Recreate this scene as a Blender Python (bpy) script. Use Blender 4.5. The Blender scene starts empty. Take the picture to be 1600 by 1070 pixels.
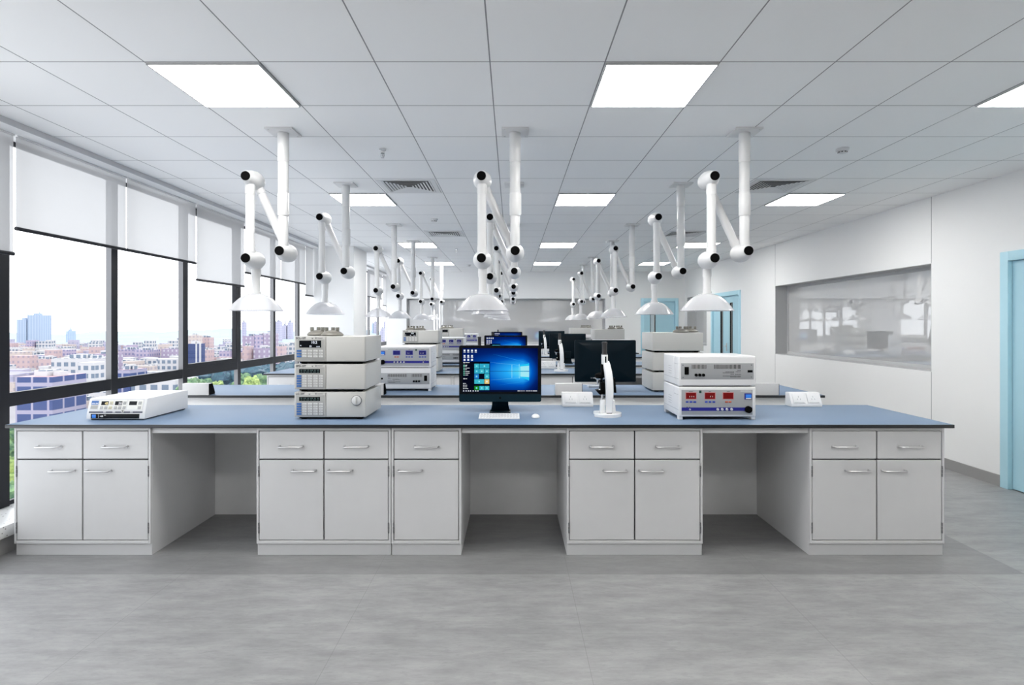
import bpy, bmesh, math, random
from mathutils import Vector, Matrix
random.seed(7)
C = bpy.context.scene.collection
sc = bpy.context.scene
PI = math.pi
H = 1.4936            # eye height
F = 900.0             # focal length in pixels of the 1600 px frame
def px(x, D): return (x - 800.0) * D / F
def pz(y, D): return H + (506.5 - y) * D / F

# ------------------------------------------------------------------ materials
def nodes(name):
    m = bpy.data.materials.new(name); m.use_nodes = True
    nt = m.node_tree; nt.nodes.clear()
    out = nt.nodes.new('ShaderNodeOutputMaterial')
    return m, nt, out
def N(nt, t, **kw):
    n = nt.nodes.new(t)
    for k, v in kw.items(): setattr(n, k, v)
    return n
def M(nt, op, a, b=None, c=None):
    n = nt.nodes.new('ShaderNodeMath'); n.operation = op
    for i, v in enumerate((a, b, c)):
        if v is None: continue
        if isinstance(v, (int, float)): n.inputs[i].default_value = v
        else: nt.links.new(v, n.inputs[i])
    return n.outputs[0]
def MIX(nt, f, a, b):
    n = nt.nodes.new('ShaderNodeMix'); n.data_type = 'RGBA'
    for sock, v in ((n.inputs[0], f), (n.inputs[6], a), (n.inputs[7], b)):
        if isinstance(v, (int, float)): sock.default_value = v
        elif isinstance(v, (tuple, list)): sock.default_value = (*v[:3], 1)
        else: nt.links.new(v, sock)
    return n.outputs[2]
MATS = {}
def mat(name, col, rough=0.5, metal=0.0, spec=0.5, var=0.03, scale=8.0, emit=None, es=0.0, coat=0.0):
    """principled surface with a faint procedural tone variation"""
    if name in MATS: return MATS[name]
    m, nt, out = nodes(name)
    b = N(nt, 'ShaderNodeBsdfPrincipled')
    tc = N(nt, 'ShaderNodeTexCoord'); no = N(nt, 'ShaderNodeTexNoise')
    no.inputs['Scale'].default_value = scale; no.inputs['Detail'].default_value = 3
    nt.links.new(tc.outputs['Object'], no.inputs['Vector'])
    c0 = tuple(max(0, c * (1 - var)) for c in col); c1 = tuple(min(1, c * (1 + var)) for c in col)
    nt.links.new(MIX(nt, no.outputs['Fac'], c0, c1), b.inputs['Base Color'])
    b.inputs['Roughness'].default_value = rough; b.inputs['Metallic'].default_value = metal
    b.inputs['Specular IOR Level'].default_value = spec
    b.inputs['Coat Weight'].default_value = coat
    if emit:
        b.inputs['Emission Color'].default_value = (*emit, 1); b.inputs['Emission Strength'].default_value = es
    nt.links.new(b.outputs[0], out.inputs[0])
    MATS[name] = m
    return m
def emat(name, col, s=1.0):
    if name in MATS: return MATS[name]
    m, nt, out = nodes(name)
    e = N(nt, 'ShaderNodeEmission'); e.inputs[0].default_value = (*col, 1); e.inputs[1].default_value = s
    nt.links.new(e.outputs[0], out.inputs[0]); MATS[name] = m
    return m

W_PAN = mat('panel_white', (0.84, 0.84, 0.84), 0.4)
W_CAB = mat('cabinet_white', (0.64, 0.64, 0.645), 0.35)
W_DARK = mat('cabinet_gap_shade', (0.06, 0.06, 0.065), 0.7)  # shade inside the door gaps, painted as a dark backing
STEEL = mat('brushed_steel', (0.62, 0.62, 0.63), 0.3, 0.9)
HINGE = mat('hinge_grey', (0.22, 0.22, 0.23), 0.4, 0.7)
TOP = mat('worktop_blue', (0.165, 0.235, 0.34), 0.5, spec=0.18, scale=3)
EDGE = mat('worktop_edge', (0.012, 0.014, 0.017), 0.3)
WALL = mat('wall_paint', (0.84, 0.84, 0.835), 0.6, var=0.01, scale=2)
SEAM = mat('panel_seam', (0.32, 0.32, 0.33), 0.6)
BULK = mat('curtain_box', (0.92, 0.92, 0.92), 0.6, var=0.01)
BULKG = mat('curtain_box_edge', (0.60, 0.60, 0.61), 0.6)
SKIRT = mat('skirting_grey', (0.36, 0.355, 0.35), 0.35, 0.3)
REVEAL = mat('grey_frame', (0.52, 0.525, 0.53), 0.45)
BLACKF = mat('black_window_frame', (0.010, 0.011, 0.015), 0.42, spec=0.22)
LITF = mat('lit_window_side', (0.20, 0.20, 0.21), 0.45, spec=0.3)
PLAST = mat('arm_white_plastic', (0.68, 0.68, 0.68), 0.3, var=0.01)
BLACK = mat('black_rubber', (0.003, 0.003, 0.003), 0.7, spec=0.04)
BLACKG = mat('black_gloss', (0.004, 0.005, 0.007), 0.2, spec=0.15)
LCG = mat('instrument_beige', (0.52, 0.515, 0.49), 0.42, var=0.015)
LCP = mat('instrument_panel', (0.36, 0.36, 0.345), 0.45, var=0.015)
LCK = mat('key_grey', (0.62, 0.62, 0.61), 0.4)
LCB = mat('key_blue', (0.035, 0.13, 0.38), 0.35)
INK = mat('ink_dark', (0.05, 0.05, 0.055), 0.6)
INKW = mat('ink_white', (0.85, 0.85, 0.85), 0.5)
PSUW = mat('instrument_white', (0.72, 0.72, 0.725), 0.35, var=0.01)
PSUP = mat('grey_face_plate', (0.37, 0.38, 0.39), 0.4, 0.2)
NAVY = mat('navy_stripe', (0.012, 0.012, 0.22), 0.4)
SLOT = mat('vent_slot', (0.03, 0.03, 0.03), 0.7)
RED = mat('red_window', (0.12, 0.003, 0.004), 0.4, spec=0.2, emit=(0.35, 0.0, 0.0), es=0.12)
REDF = mat('red_bezel', (0.62, 0.16, 0.16), 0.4)
BLUED = mat('blue_window', (0.008, 0.008, 0.10), 0.25, emit=(0, 0, 0.3), es=0.1)
BLUEF = mat('blue_bezel', (0.22, 0.22, 0.55), 0.4)
BBTN = mat('blue_button', (0.03, 0.06, 0.38), 0.4)
OBTN = mat('orange_button', (0.48, 0.10, 0.05), 0.4)
SWB = mat('switch_blue', (0.03, 0.16, 0.55), 0.25, emit=(0.05, 0.25, 0.8), es=0.3)
IMAC = mat('monitor_graphite', (0.002, 0.008, 0.013), 0.35, 0.0, spec=0.10)
CHIN = mat('monitor_chin', (0.003, 0.016, 0.025), 0.35, 0.0, spec=0.15)
KEYW = mat('keyboard_white', (0.80, 0.80, 0.80), 0.4)
KEYG = mat('keyboard_tray', (0.55, 0.55, 0.56), 0.35, 0.3)
MICW = mat('microscope_white', (0.80, 0.80, 0.80), 0.25, var=0.01)
FLASK = mat('flask_grey', (0.20, 0.19, 0.165), 0.35, spec=0.6)
CAPD = mat('flask_cap', (0.17, 0.165, 0.14), 0.5)
DOORB = mat('door_blue', (0.42, 0.66, 0.76), 0.35, var=0.01)
DOORF = mat('door_frame_blue', (0.46, 0.72, 0.82), 0.35, var=0.01)
VENTG = mat('vent_white', (0.72, 0.72, 0.72), 0.45)
VENTD = mat('vent_dark', (0.10, 0.10, 0.10), 0.8)
LAMP = emat('lamp_diffuser', (1.0, 0.985, 0.96), 27.0)
LFRAME = mat('lamp_frame', (0.50, 0.50, 0.50), 0.5)
CHROME = mat('sprinkler_chrome', (0.75, 0.75, 0.75), 0.15, 1.0)
SOCK = mat('socket_white', (0.80, 0.80, 0.80), 0.4)
SOCKB = mat('socket_back', (0.62, 0.62, 0.625), 0.45)

def m_ceiling():
    m, nt, out = nodes('ceiling_tiles'); b = N(nt, 'ShaderNodeBsdfPrincipled')
    g = N(nt, 'ShaderNodeNewGeometry'); s = N(nt, 'ShaderNodeSeparateXYZ'); nt.links.new(g.outputs['Position'], s.inputs[0])
    def line(co, off):
        f = M(nt, 'FRACT', M(nt, 'DIVIDE', M(nt, 'ADD', co, off), 0.6))
        return M(nt, 'GREATER_THAN', M(nt, 'ABSOLUTE', M(nt, 'SUBTRACT', f, 0.5)), 0.5 - 0.0058)
    msk = M(nt, 'MAXIMUM', line(s.outputs[0], 60 - 0.485), line(s.outputs[1], 60.0))
    nt.links.new(MIX(nt, msk, (0.94, 0.94, 0.935), (0.27, 0.27, 0.275)), b.inputs['Base Color'])
    b.inputs['Roughness'].default_value = 0.55
    nt.links.new(b.outputs[0], out.inputs[0]); return m
def m_floor():
    m, nt, out = nodes('floor_stone'); b = N(nt, 'ShaderNodeBsdfPrincipled')
    g = N(nt, 'ShaderNodeNewGeometry'); s = N(nt, 'ShaderNodeSeparateXYZ'); nt.links.new(g.outputs['Position'], s.inputs[0])
    mp = N(nt, 'ShaderNodeMapping'); mp.inputs['Scale'].default_value = (1.3, 4.5, 1)
    nt.links.new(g.outputs['Position'], mp.inputs[0])
    n1 = N(nt, 'ShaderNodeTexNoise'); n1.inputs['Scale'].default_value = 2.4; n1.inputs['Detail'].default_value = 9; n1.inputs['Roughness'].default_value = 0.72
    nt.links.new(mp.outputs[0], n1.inputs['Vector'])
    n2 = N(nt, 'ShaderNodeTexNoise'); n2.inputs['Scale'].default_value = 26; n2.inputs['Detail'].default_value = 4
    mp2 = N(nt, 'ShaderNodeMapping'); mp2.inputs['Scale'].default_value = (0.7, 2.2, 1)
    nt.links.new(g.outputs['Position'], mp2.inputs[0]); nt.links.new(mp2.outputs[0], n2.inputs['Vector'])
    r = N(nt, 'ShaderNodeValToRGB'); r.color_ramp.elements[0].position = 0.28; r.color_ramp.elements[1].position = 0.74
    r.color_ramp.elements[0].color = (0.205, 0.205, 0.206, 1); r.color_ramp.elements[1].color = (0.365, 0.363, 0.360, 1)
    nt.links.new(n1.outputs[0], r.inputs[0])
    c = MIX(nt, M(nt, 'MULTIPLY', M(nt, 'GREATER_THAN', n2.outputs[0], 0.60), 0.22), r.outputs[0], (0.19, 0.19, 0.195))
    def line(co, off, w, t):
        f = M(nt, 'FRACT', M(nt, 'DIVIDE', M(nt, 'ADD', co, off), w))
        return M(nt, 'GREATER_THAN', M(nt, 'ABSOLUTE', M(nt, 'SUBTRACT', f, 0.5)), 0.5 - t)
    seam = M(nt, 'MAXIMUM', line(s.outputs[0], 57.75 - 0.338, 1.155, 0.0012), line(s.outputs[1], 66 - 3.442, 0.66, 0.0012))
    c = MIX(nt, M(nt, 'MULTIPLY', seam, 0.45), c, (0.12, 0.12, 0.12))
    # the floor is toned darker in the rectangle under the benches
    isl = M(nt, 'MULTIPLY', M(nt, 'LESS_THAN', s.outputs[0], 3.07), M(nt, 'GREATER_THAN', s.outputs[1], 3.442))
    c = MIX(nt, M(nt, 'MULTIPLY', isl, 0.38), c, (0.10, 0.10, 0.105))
    nt.links.new(c, b.inputs['Base Color'])
    b.inputs['Roughness'].default_value = 0.42; b.inputs['Specular IOR Level'].default_value = 0.4
    nt.links.new(b.outputs[0], out.inputs[0]); return m
def m_glass():
    m, nt, out = nodes('window_glass')
    t = N(nt, 'ShaderNodeBsdfTransparent'); t.inputs[0].default_value = (0.93, 0.95, 0.97, 1)
    g = N(nt, 'ShaderNodeBsdfGlossy'); g.inputs['Roughness'].default_value = 0.02
    x = N(nt, 'ShaderNodeMixShader'); x.inputs[0].default_value = 0.04
    nt.links.new(t.outputs[0], x.inputs[1]); nt.links.new(g.outputs[0], x.inputs[2]); nt.links.new(x.outputs[0], out.inputs[0]); return m
def m_mirror():
    m, nt, out = nodes('reflective_glass')
    d = N(nt, 'ShaderNodeBsdfDiffuse'); d.inputs[0].default_value = (0.60, 0.60, 0.60, 1)
    g = N(nt, 'ShaderNodeBsdfGlossy'); g.inputs['Roughness'].default_value = 0.0; g.inputs[0].default_value = (0.9, 0.9, 0.9, 1)
    x = N(nt, 'ShaderNodeMixShader'); x.inputs[0].default_value = 0.40
    nt.links.new(d.outputs[0], x.inputs[1]); nt.links.new(g.outputs[0], x.inputs[2]); nt.links.new(x.outputs[0], out.inputs[0]); return m
def m_blind():
    m, nt, out = nodes('blind_fabric')
    t = N(nt, 'ShaderNodeBsdfTransparent'); t.inputs[0].default_value = (0.95, 0.95, 0.96, 1)
    d = N(nt, 'ShaderNodeBsdfDiffuse'); d.inputs[0].default_value = (0.66, 0.66, 0.665, 1)
    l = N(nt, 'ShaderNodeBsdfTranslucent'); l.inputs[0].default_value = (0.30, 0.30, 0.305, 1)
    a = N(nt, 'ShaderNodeMixShader'); a.inputs[0].default_value = 0.5
    x = N(nt, 'ShaderNodeMixShader'); x.inputs[0].default_value = 0.87
    nt.links.new(d.outputs[0], a.inputs[1]); nt.links.new(l.outputs[0], a.inputs[2])
    nt.links.new(t.outputs[0], x.inputs[1]); nt.links.new(a.outputs[0], x.inputs[2]); nt.links.new(x.outputs[0], out.inputs[0]); return m
def m_hood():
    m, nt, out = nodes('clear_hood_plastic')
    t = N(nt, 'ShaderNodeBsdfTransparent'); t.inputs[0].default_value = (0.93, 0.93, 0.94, 1)
    p = N(nt, 'ShaderNodeBsdfPrincipled'); p.inputs['Base Color'].default_value = (0.74, 0.74, 0.75, 1); p.inputs['Roughness'].default_value = 0.08
    lw = N(nt, 'ShaderNodeLayerWeight'); lw.inputs[0].default_value = 0.35
    f = M(nt, 'ADD', 0.26, M(nt, 'MULTIPLY', lw.outputs['Facing'], 0.60))
    x = N(nt, 'ShaderNodeMixShader'); nt.links.new(f, x.inputs[0])
    nt.links.new(t.outputs[0], x.inputs[1]); nt.links.new(p.outputs[0], x.inputs[2]); nt.links.new(x.outputs[0], out.inputs[0]); return m
def m_terrazzo():
    m, nt, out = nodes('terrazzo_sill'); b = N(nt, 'ShaderNodeBsdfPrincipled')
    g = N(nt, 'ShaderNodeNewGeometry'); v = N(nt, 'ShaderNodeTexVoronoi'); v.inputs['Scale'].default_value = 40
    nt.links.new(g.outputs['Position'], v.inputs['Vector'])
    nt.links.new(MIX(nt, M(nt, 'LESS_THAN', v.outputs['Distance'], 0.2), (0.62, 0.62, 0.61), (0.20, 0.19, 0.18)), b.inputs['Base Color'])
    b.inputs['Roughness'].default_value = 0.3; nt.links.new(b.outputs[0], out.inputs[0]); return m
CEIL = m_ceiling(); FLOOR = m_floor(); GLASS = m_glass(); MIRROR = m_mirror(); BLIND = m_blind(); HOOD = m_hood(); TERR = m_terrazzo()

# ------------------------------------------------------------------ mesh helpers
def box(bm, x0, x1, y0, y1, z0, z1, mi=0, r=0.0, seg=2):
    t = bmesh.new()
    bmesh.ops.create_cube(t, size=1.0)
    for v in t.verts:
        v.co = Vector(((x0 + x1) / 2 + v.co.x * (x1 - x0), (y0 + y1) / 2 + v.co.y * (y1 - y0), (z0 + z1) / 2 + v.co.z * (z1 - z0)))
    if r > 0: bmesh.ops.bevel(t, geom=t.edges[:], offset=r, segments=seg, profile=0.6, affect='EDGES')
    merge(bm, t, mi)
def merge(bm, t, mi=None, mtx=None):
    mp = {}
    for v in t.verts: mp[v] = bm.verts.new(mtx @ v.co if mtx else v.co)
    for f in t.faces:
        try:
            nf = bm.faces.new([mp[v] for v in f.verts]); nf.material_index = f.material_index if mi is None else mi
        except ValueError: pass
    t.free()
def quad(bm, pts, mi=0):
    f = bm.faces.new([bm.verts.new(p) for p in pts]); f.material_index = mi; return f
def prism(bm, poly, axis, a, b, mi=0, r=0.0):
    """extrude a 2D outline along an axis from a to b"""
    def P(p, t):
        if axis == 'x': return (t, p[0], p[1])
        if axis == 'y': return (p[0], t, p[1])
        return (p[0], p[1], t)
    t = bmesh.new()
    A = [t.verts.new(P(p, a)) for p in poly]; B = [t.verts.new(P(p, b)) for p in poly]
    t.faces.new(A); t.faces.new(B[::-1]); n = len(poly)
    for i in range(n): t.faces.new((A[i], B[i], B[(i + 1) % n], A[(i + 1) % n]))
    bmesh.ops.recalc_face_normals(t, faces=t.faces[:])
    if r > 0: bmesh.ops.bevel(t, geom=t.edges[:], offset=r, segments=2, affect='EDGES', profile=0.6)
    merge(bm, t, mi)
def rrect(x0, x1, z0, z1, r, n=5):
    p = []
    for cx, cz, a in ((x1 - r, z1 - r, 0), (x0 + r, z1 - r, 90), (x0 + r, z0 + r, 180), (x1 - r, z0 + r, 270)):
        for i in range(n + 1):
            t = math.radians(a + 90 * i / n); p.append((cx + r * math.cos(t), cz + r * math.sin(t)))
    return p
def lathe(bm, prof, o=(0, 0, 0), axis='z', n=24, mi=0, cap=True):
    o = Vector(o)
    def P(r, h, a):
        c, s = r * math.cos(a), r * math.sin(a)
        return o + (Vector((c, s, h)) if axis == 'z' else Vector((c, h, s)) if axis == 'y' else Vector((h, c, s)))
    rings = [[bm.verts.new(P(r, h, 2 * PI * i / n)) for i in range(n)] for r, h in prof]
    fs = []
    for a, b in zip(rings, rings[1:]):
        for i in range(n): fs.append(bm.faces.new((a[i], a[(i + 1) % n], b[(i + 1) % n], b[i])))
    if cap: fs.append(bm.faces.new(rings[0][::-1])); fs.append(bm.faces.new(rings[-1]))
    for f in fs: f.material_index = mi
    bmesh.ops.recalc_face_normals(bm, faces=fs)
def cyl(bm, p, q, r, n=16, mi=0, r2=None):
    p, q = Vector(p), Vector(q); d = q - p
    t = bmesh.new()
    bmesh.ops.create_cone(t, cap_ends=True, segments=n, radius1=r, radius2=r if r2 is None else r2, depth=d.length)
    merge(bm, t, mi, Matrix.Translation((p + q) / 2) @ d.to_track_quat('Z', 'Y').to_matrix().to_4x4())
def tube(bm, pts, r, n=8, mi=0):
    pts = [Vector(p) for p in pts]; rings = []
    up = Vector((0, 0, 1))
    for i, p in enumerate(pts):
        d = (pts[min(i + 1, len(pts) - 1)] - pts[max(i - 1, 0)]).normalized()
        q = d.to_track_quat('Z', 'Y').to_matrix()
        rings.append([bm.verts.new(p + q @ Vector((r * math.cos(2 * PI * k / n), r * math.sin(2 * PI * k / n), 0))) for k in range(n)])
    fs = []
    for a, b in zip(rings, rings[1:]):
        for k in range(n): fs.append(bm.faces.new((a[k], a[(k + 1) % n], b[(k + 1) % n], b[k])))
    fs.append(bm.faces.new(rings[0][::-1])); fs.append(bm.faces.new(rings[-1]))
    for f in fs: f.material_index = mi
    bmesh.ops.recalc_face_normals(bm, faces=fs)
def ball(bm, c, r, mi=0, u=20, v=12):
    t = bmesh.new(); bmesh.ops.create_uvsphere(t, u_segments=u, v_segments=v, radius=r); merge(bm, t, mi, Matrix.Translation(c))

def mirror_bm(bm):
    for v in bm.verts: v.co.x = -v.co.x
    bmesh.ops.reverse_faces(bm, faces=bm.faces[:])
FLIP = [False]
def obj(name, bm, mats, parent=None, smooth=True, label=None):
    if FLIP[0]: mirror_bm(bm)
    me = bpy.data.meshes.new(name)
    bm.normal_update()
    if smooth:
        for e in bm.edges:
            e.smooth = len(e.link_faces) == 2 and e.calc_face_angle(9) < math.radians(38)
        for f in bm.faces: f.smooth = True
    bm.to_mesh(me); bm.free()
    for m in (mats if isinstance(mats, (list, tuple)) else [mats]): me.materials.append(m)
    o = bpy.data.objects.new(name, me); C.objects.link(o)
    if parent: o.parent = parent
    if label: o['label'] = label
    return o
def tag(o, label, cat, group=None):
    o['label'] = label; o['category'] = cat
    if group: o['group'] = group
    return o
def thing(name, label, cat, loc=(0, 0, 0), rz=0.0, group=None):
    o = bpy.data.objects.new(name, None); C.objects.link(o); o.empty_display_size = 0.1
    o.location = loc; o.rotation_euler = (0, 0, rz)
    return tag(o, label, cat, group)
def struct(o):
    o['kind'] = 'structure'; return o
def sempty(name, loc=(0, 0, 0)):
    o = bpy.data.objects.new(name, None); C.objects.link(o); o.location = loc; return struct(o)
def kids(o): return [x for x in C.objects if x.parent == o]
def dup(root, loc, rz, label, group=None):
    r = root.copy(); C.objects.link(r); r.location = loc; r.rotation_euler = (0, 0, rz); r['label'] = label
    if group: r['group'] = group
    for ch in root.children:
        c = ch.copy(); C.objects.link(c); c.parent = r
        for g in ch.children:
            d = g.copy(); C.objects.link(d); d.parent = c
    return r
def text_bm(s, size, x, y, z, align='LEFT', mi=0, depth=0.0006):
    """flat lettering in the XZ plane, readable from -Y, baseline at z"""
    cu = bpy.data.curves.new('lettering', 'FONT'); cu.body = s; cu.size = size; cu.align_x = align; cu.extrude = 0; cu.offset = size * 0.035
    cu.resolution_u = 3
    o = bpy.data.objects.new('lettering', cu); C.objects.link(o)
    dg = bpy.context.evaluated_depsgraph_get(); dg.update()
    me = bpy.data.meshes.new_from_object(o.evaluated_get(dg))
    bm = bmesh.new(); bm.from_mesh(me)
    for v in bm.verts: v.co = Vector((x + v.co.x, y, z + v.co.y))
    for f in bm.faces: f.material_index = mi
    bpy.data.objects.remove(o); bpy.data.meshes.remove(me); bpy.data.curves.remove(cu)
    return bm
def add_text(bm, *a, **k): 
    t = text_bm(*a, **k); merge(bm, t)

# ------------------------------------------------------------------ room shell
ZC = 2.86; XL = -3.6; ZT0, ZT1, ZS, ZH = 0.903, 1.0, 0.193, 2.82; XR = 4.5; YB = -4.0; YF = 15.0
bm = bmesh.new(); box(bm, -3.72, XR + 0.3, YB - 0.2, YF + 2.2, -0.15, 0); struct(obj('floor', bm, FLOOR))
bm = bmesh.new(); box(bm, -3.72, XR + 0.3, YB - 0.2, YF + 2.2, ZC, ZC + 0.15); struct(obj('ceiling', bm, CEIL))
def wall_pieces(bm, a0, a1, openings, put):
    """openings: (a, b, z0, z1) along the wall; put(a, b, z0, z1) adds a solid piece"""
    a = a0
    for (o0, o1, z0, z1) in sorted(openings):
        if o0 > a: put(a, o0, 0, ZC)
        if z0 > 0: put(o0, o1, 0, z0)
        if z1 < ZC: put(o0, o1, z1, ZC)
        a = o1
    if a < a1: put(a, a1, 0, ZC)
R_OPEN = [(3.60, 5.28, 0, 2.142), (6.18, 9.85, 0.985, 2.148), (11.34, 12.98, 0, 2.16), (13.32, 14.80, 0.995, 2.18)]
bm = bmesh.new(); wall_pieces(bm, YB, YF + 0.25, R_OPEN, lambda a, b, z0, z1: box(bm, XR, XR + 0.27, a, b, z0, z1))
struct(obj('wall_right', bm, WALL))
F_OPEN = [(-2.75, 2.43, 0.985, 2.165), (3.36, 4.32, 0, 2.16)]
bm = bmesh.new(); wall_pieces(bm, -3.27, XR, F_OPEN, lambda a, b, z0, z1: box(bm, a, b, YF, YF + 0.25, z0, z1))
struct(obj('wall_back', bm, WALL))
bm = bmesh.new(); box(bm, -3.72, -3.27, YF + 1.9, YF + 2.1, 0, ZC); box(bm, -3.29, -3.27, YF + 0.25, YF + 1.9, 0, ZC); struct(obj('wall_alcove', bm, WALL))
bm = bmesh.new(); box(bm, -3.72, XR + 0.27, YB - 0.2, YB, 0, ZC); struct(obj('wall_front', bm, WALL))
bm = bmesh.new(); box(bm, -3.72, XL, YB, -0.24, ZS + 0.001, ZH - 0.001); struct(obj('wall_left_blocker', bm, WALL))  # unseen solid stretch, added to block window light behind the camera
# glazed partitions with reflective panes
def partition(n, axis, a, b, z0, z1, face):
    r = sempty('window_%d' % n)
    d0, d1 = face + 0.001, face + 0.235
    def bx(bm, p, q, u, v, zz0, zz1, mi=0):
        if axis == 'y': box(bm, u, v, p, q, zz0, zz1, mi)
        else: box(bm, p, q, u, v, zz0, zz1, mi)
    bm = bmesh.new(); t = 0.006
    bx(bm, a, b, d0, d1, z0, z0 + t); bx(bm, a, b, d0, d1, z1 - t, z1)
    bx(bm, a, a + t, d0, d1, z0 + t, z1 - t); bx(bm, b - t, b, d0, d1, z0 + t, z1 - t)
    g = face + 0.20; w = 0.045
    bx(bm, a + t, b - t, g, d1, z0 + t, z0 + w); bx(bm, a + t, b - t, g, d1, z1 - w, z1 - t)
    bx(bm, a + t, a + w, g, d1, z0 + w, z1 - w); bx(bm, b - w, b - t, g, d1, z0 + w, z1 - w)
    obj('window_frame', bm, REVEAL, r)
    bm = bmesh.new(); bx(bm, a + w, b - w, g + 0.012, g + 0.022, z0 + w, z1 - w); obj('window_pane', bm, MIRROR, r)
    return r
partition(11, 'y', 6.18, 9.85, 0.985, 2.148, XR)
partition(12, 'y', 13.32, 14.80, 0.995, 2.18, XR)
partition(13, 'x', -2.75, 2.43, 0.985, 2.165, YF)
for i, y in enumerate((6.18, 9.85)):
    bm = bmesh.new()
    for z0, z1 in ((0.106, 0.984), (2.149, ZC)): box(bm, XR - 0.0015, XR + 0.01, y - 0.003, y + 0.003, z0, z1)
    struct(obj('trim_%d' % (10 + i), bm, SEAM))
bm = bmesh.new()
for a, b in ((YB, 3.58), (5.30, 11.32), (13.0, YF)): box(bm, XR - 0.012, XR, a, b, 0, 0.105)
struct(obj('baseboard_right', bm, SKIRT))
bm = bmesh.new()
for a, b in ((-3.27, 3.34), (4.34, XR - 0.012)): box(bm, a, b, YF - 0.012, YF, 0, 0.105)
struct(obj('baseboard_back', bm, SKIRT))
# doors
def door(n, axis, a, b, zt, face, split, strips, handle):
    r = sempty('door_%d' % n)
    def bx(bm, p, q, u, v, zz0, zz1, mi=0, rr=0.0):
        if axis == 'y': box(bm, face + u, face + v, p, q, zz0, zz1, mi, rr)
        else: box(bm, p, q, face + u, face + v, zz0, zz1, mi, rr)
    w = 0.075
    bm = bmesh.new()
    bx(bm, a - 0.01, a + w, -0.02, 0.10, 0, zt + 0.01, 0, 0.003); bx(bm, b - w, b + 0.01, -0.02, 0.10, 0, zt + 0.01, 0, 0.003)
    bx(bm, a + w, b - w, -0.02, 0.10, zt - w, zt + 0.01, 0, 0.003)
    obj('door_frame', bm, DOORF, r)
    edges = [a + w + 0.004] + split + [b - w - 0.004]
    for e0, e1 in zip(edges, edges[1:]):
        bm = bmesh.new()
        ss = [s for s in strips if e0 < s[0] < e1]
        z0, z1 = 0.30, zt - 0.22
        x = e0 + 0.002
        for s0, s1 in ss:
            bx(bm, x, s0, 0.02, 0.065, 0.008, zt - w - 0.004); bx(bm, s0, s1, 0.02, 0.065, 0.008, z0); bx(bm, s0, s1, 0.02, 0.065, z1, zt - w - 0.004); x = s1
        bx(bm, x, e1 - 0.002, 0.02, 0.065, 0.008, zt - w - 0.004)
        leaf = obj('door_leaf', bm, DOORB, r)
        for s0, s1 in ss:
            bm = bmesh.new()
            bx(bm, s0, s0 + 0.012, 0.012, 0.06, z0, z1); bx(bm, s1 - 0.012, s1, 0.012, 0.06, z0, z1)
            bx(bm, s0, s1, 0.012, 0.06, z0, z0 + 0.012); bx(bm, s0, s1, 0.012, 0.06, z1 - 0.012, z1)
            bx(bm, s0 + 0.012, s1 - 0.012, 0.04, 0.05, z0, z1, 1)
            obj('vision_strip', bm, [BLACKF, MIRROR], leaf)
    for h in handle:
        bm = bmesh.new(); bx(bm, h - 0.02, h + 0.02, 0.008, 0.02, 0.93, 1.10, 0, 0.004)
        bx(bm, h - 0.008, h + 0.008, -0.035, 0.01, 1.03, 1.046); bx(bm, h - 0.11, h + 0.012, -0.045, -0.03, 1.03, 1.046, 0, 0.004)
        obj('door_handle', bm, STEEL, r)
    bm = bmesh.new(); bx(bm, a, b, 0.105, 0.12, 0, zt); obj('door_backing', bm, DOORB, r)
    return r
door(1, 'y', 3.60, 5.28, 2.142, XR, [4.44], [], [4.36])
door(2, 'y', 11.34, 12.98, 2.16, XR, [12.02], [(11.80, 11.93), (12.34, 12.47)], [12.12])
door(3, 'x', 3.36, 4.32, 2.16, YF, [3.775], [(3.60, 3.74)], [3.86])

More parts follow.
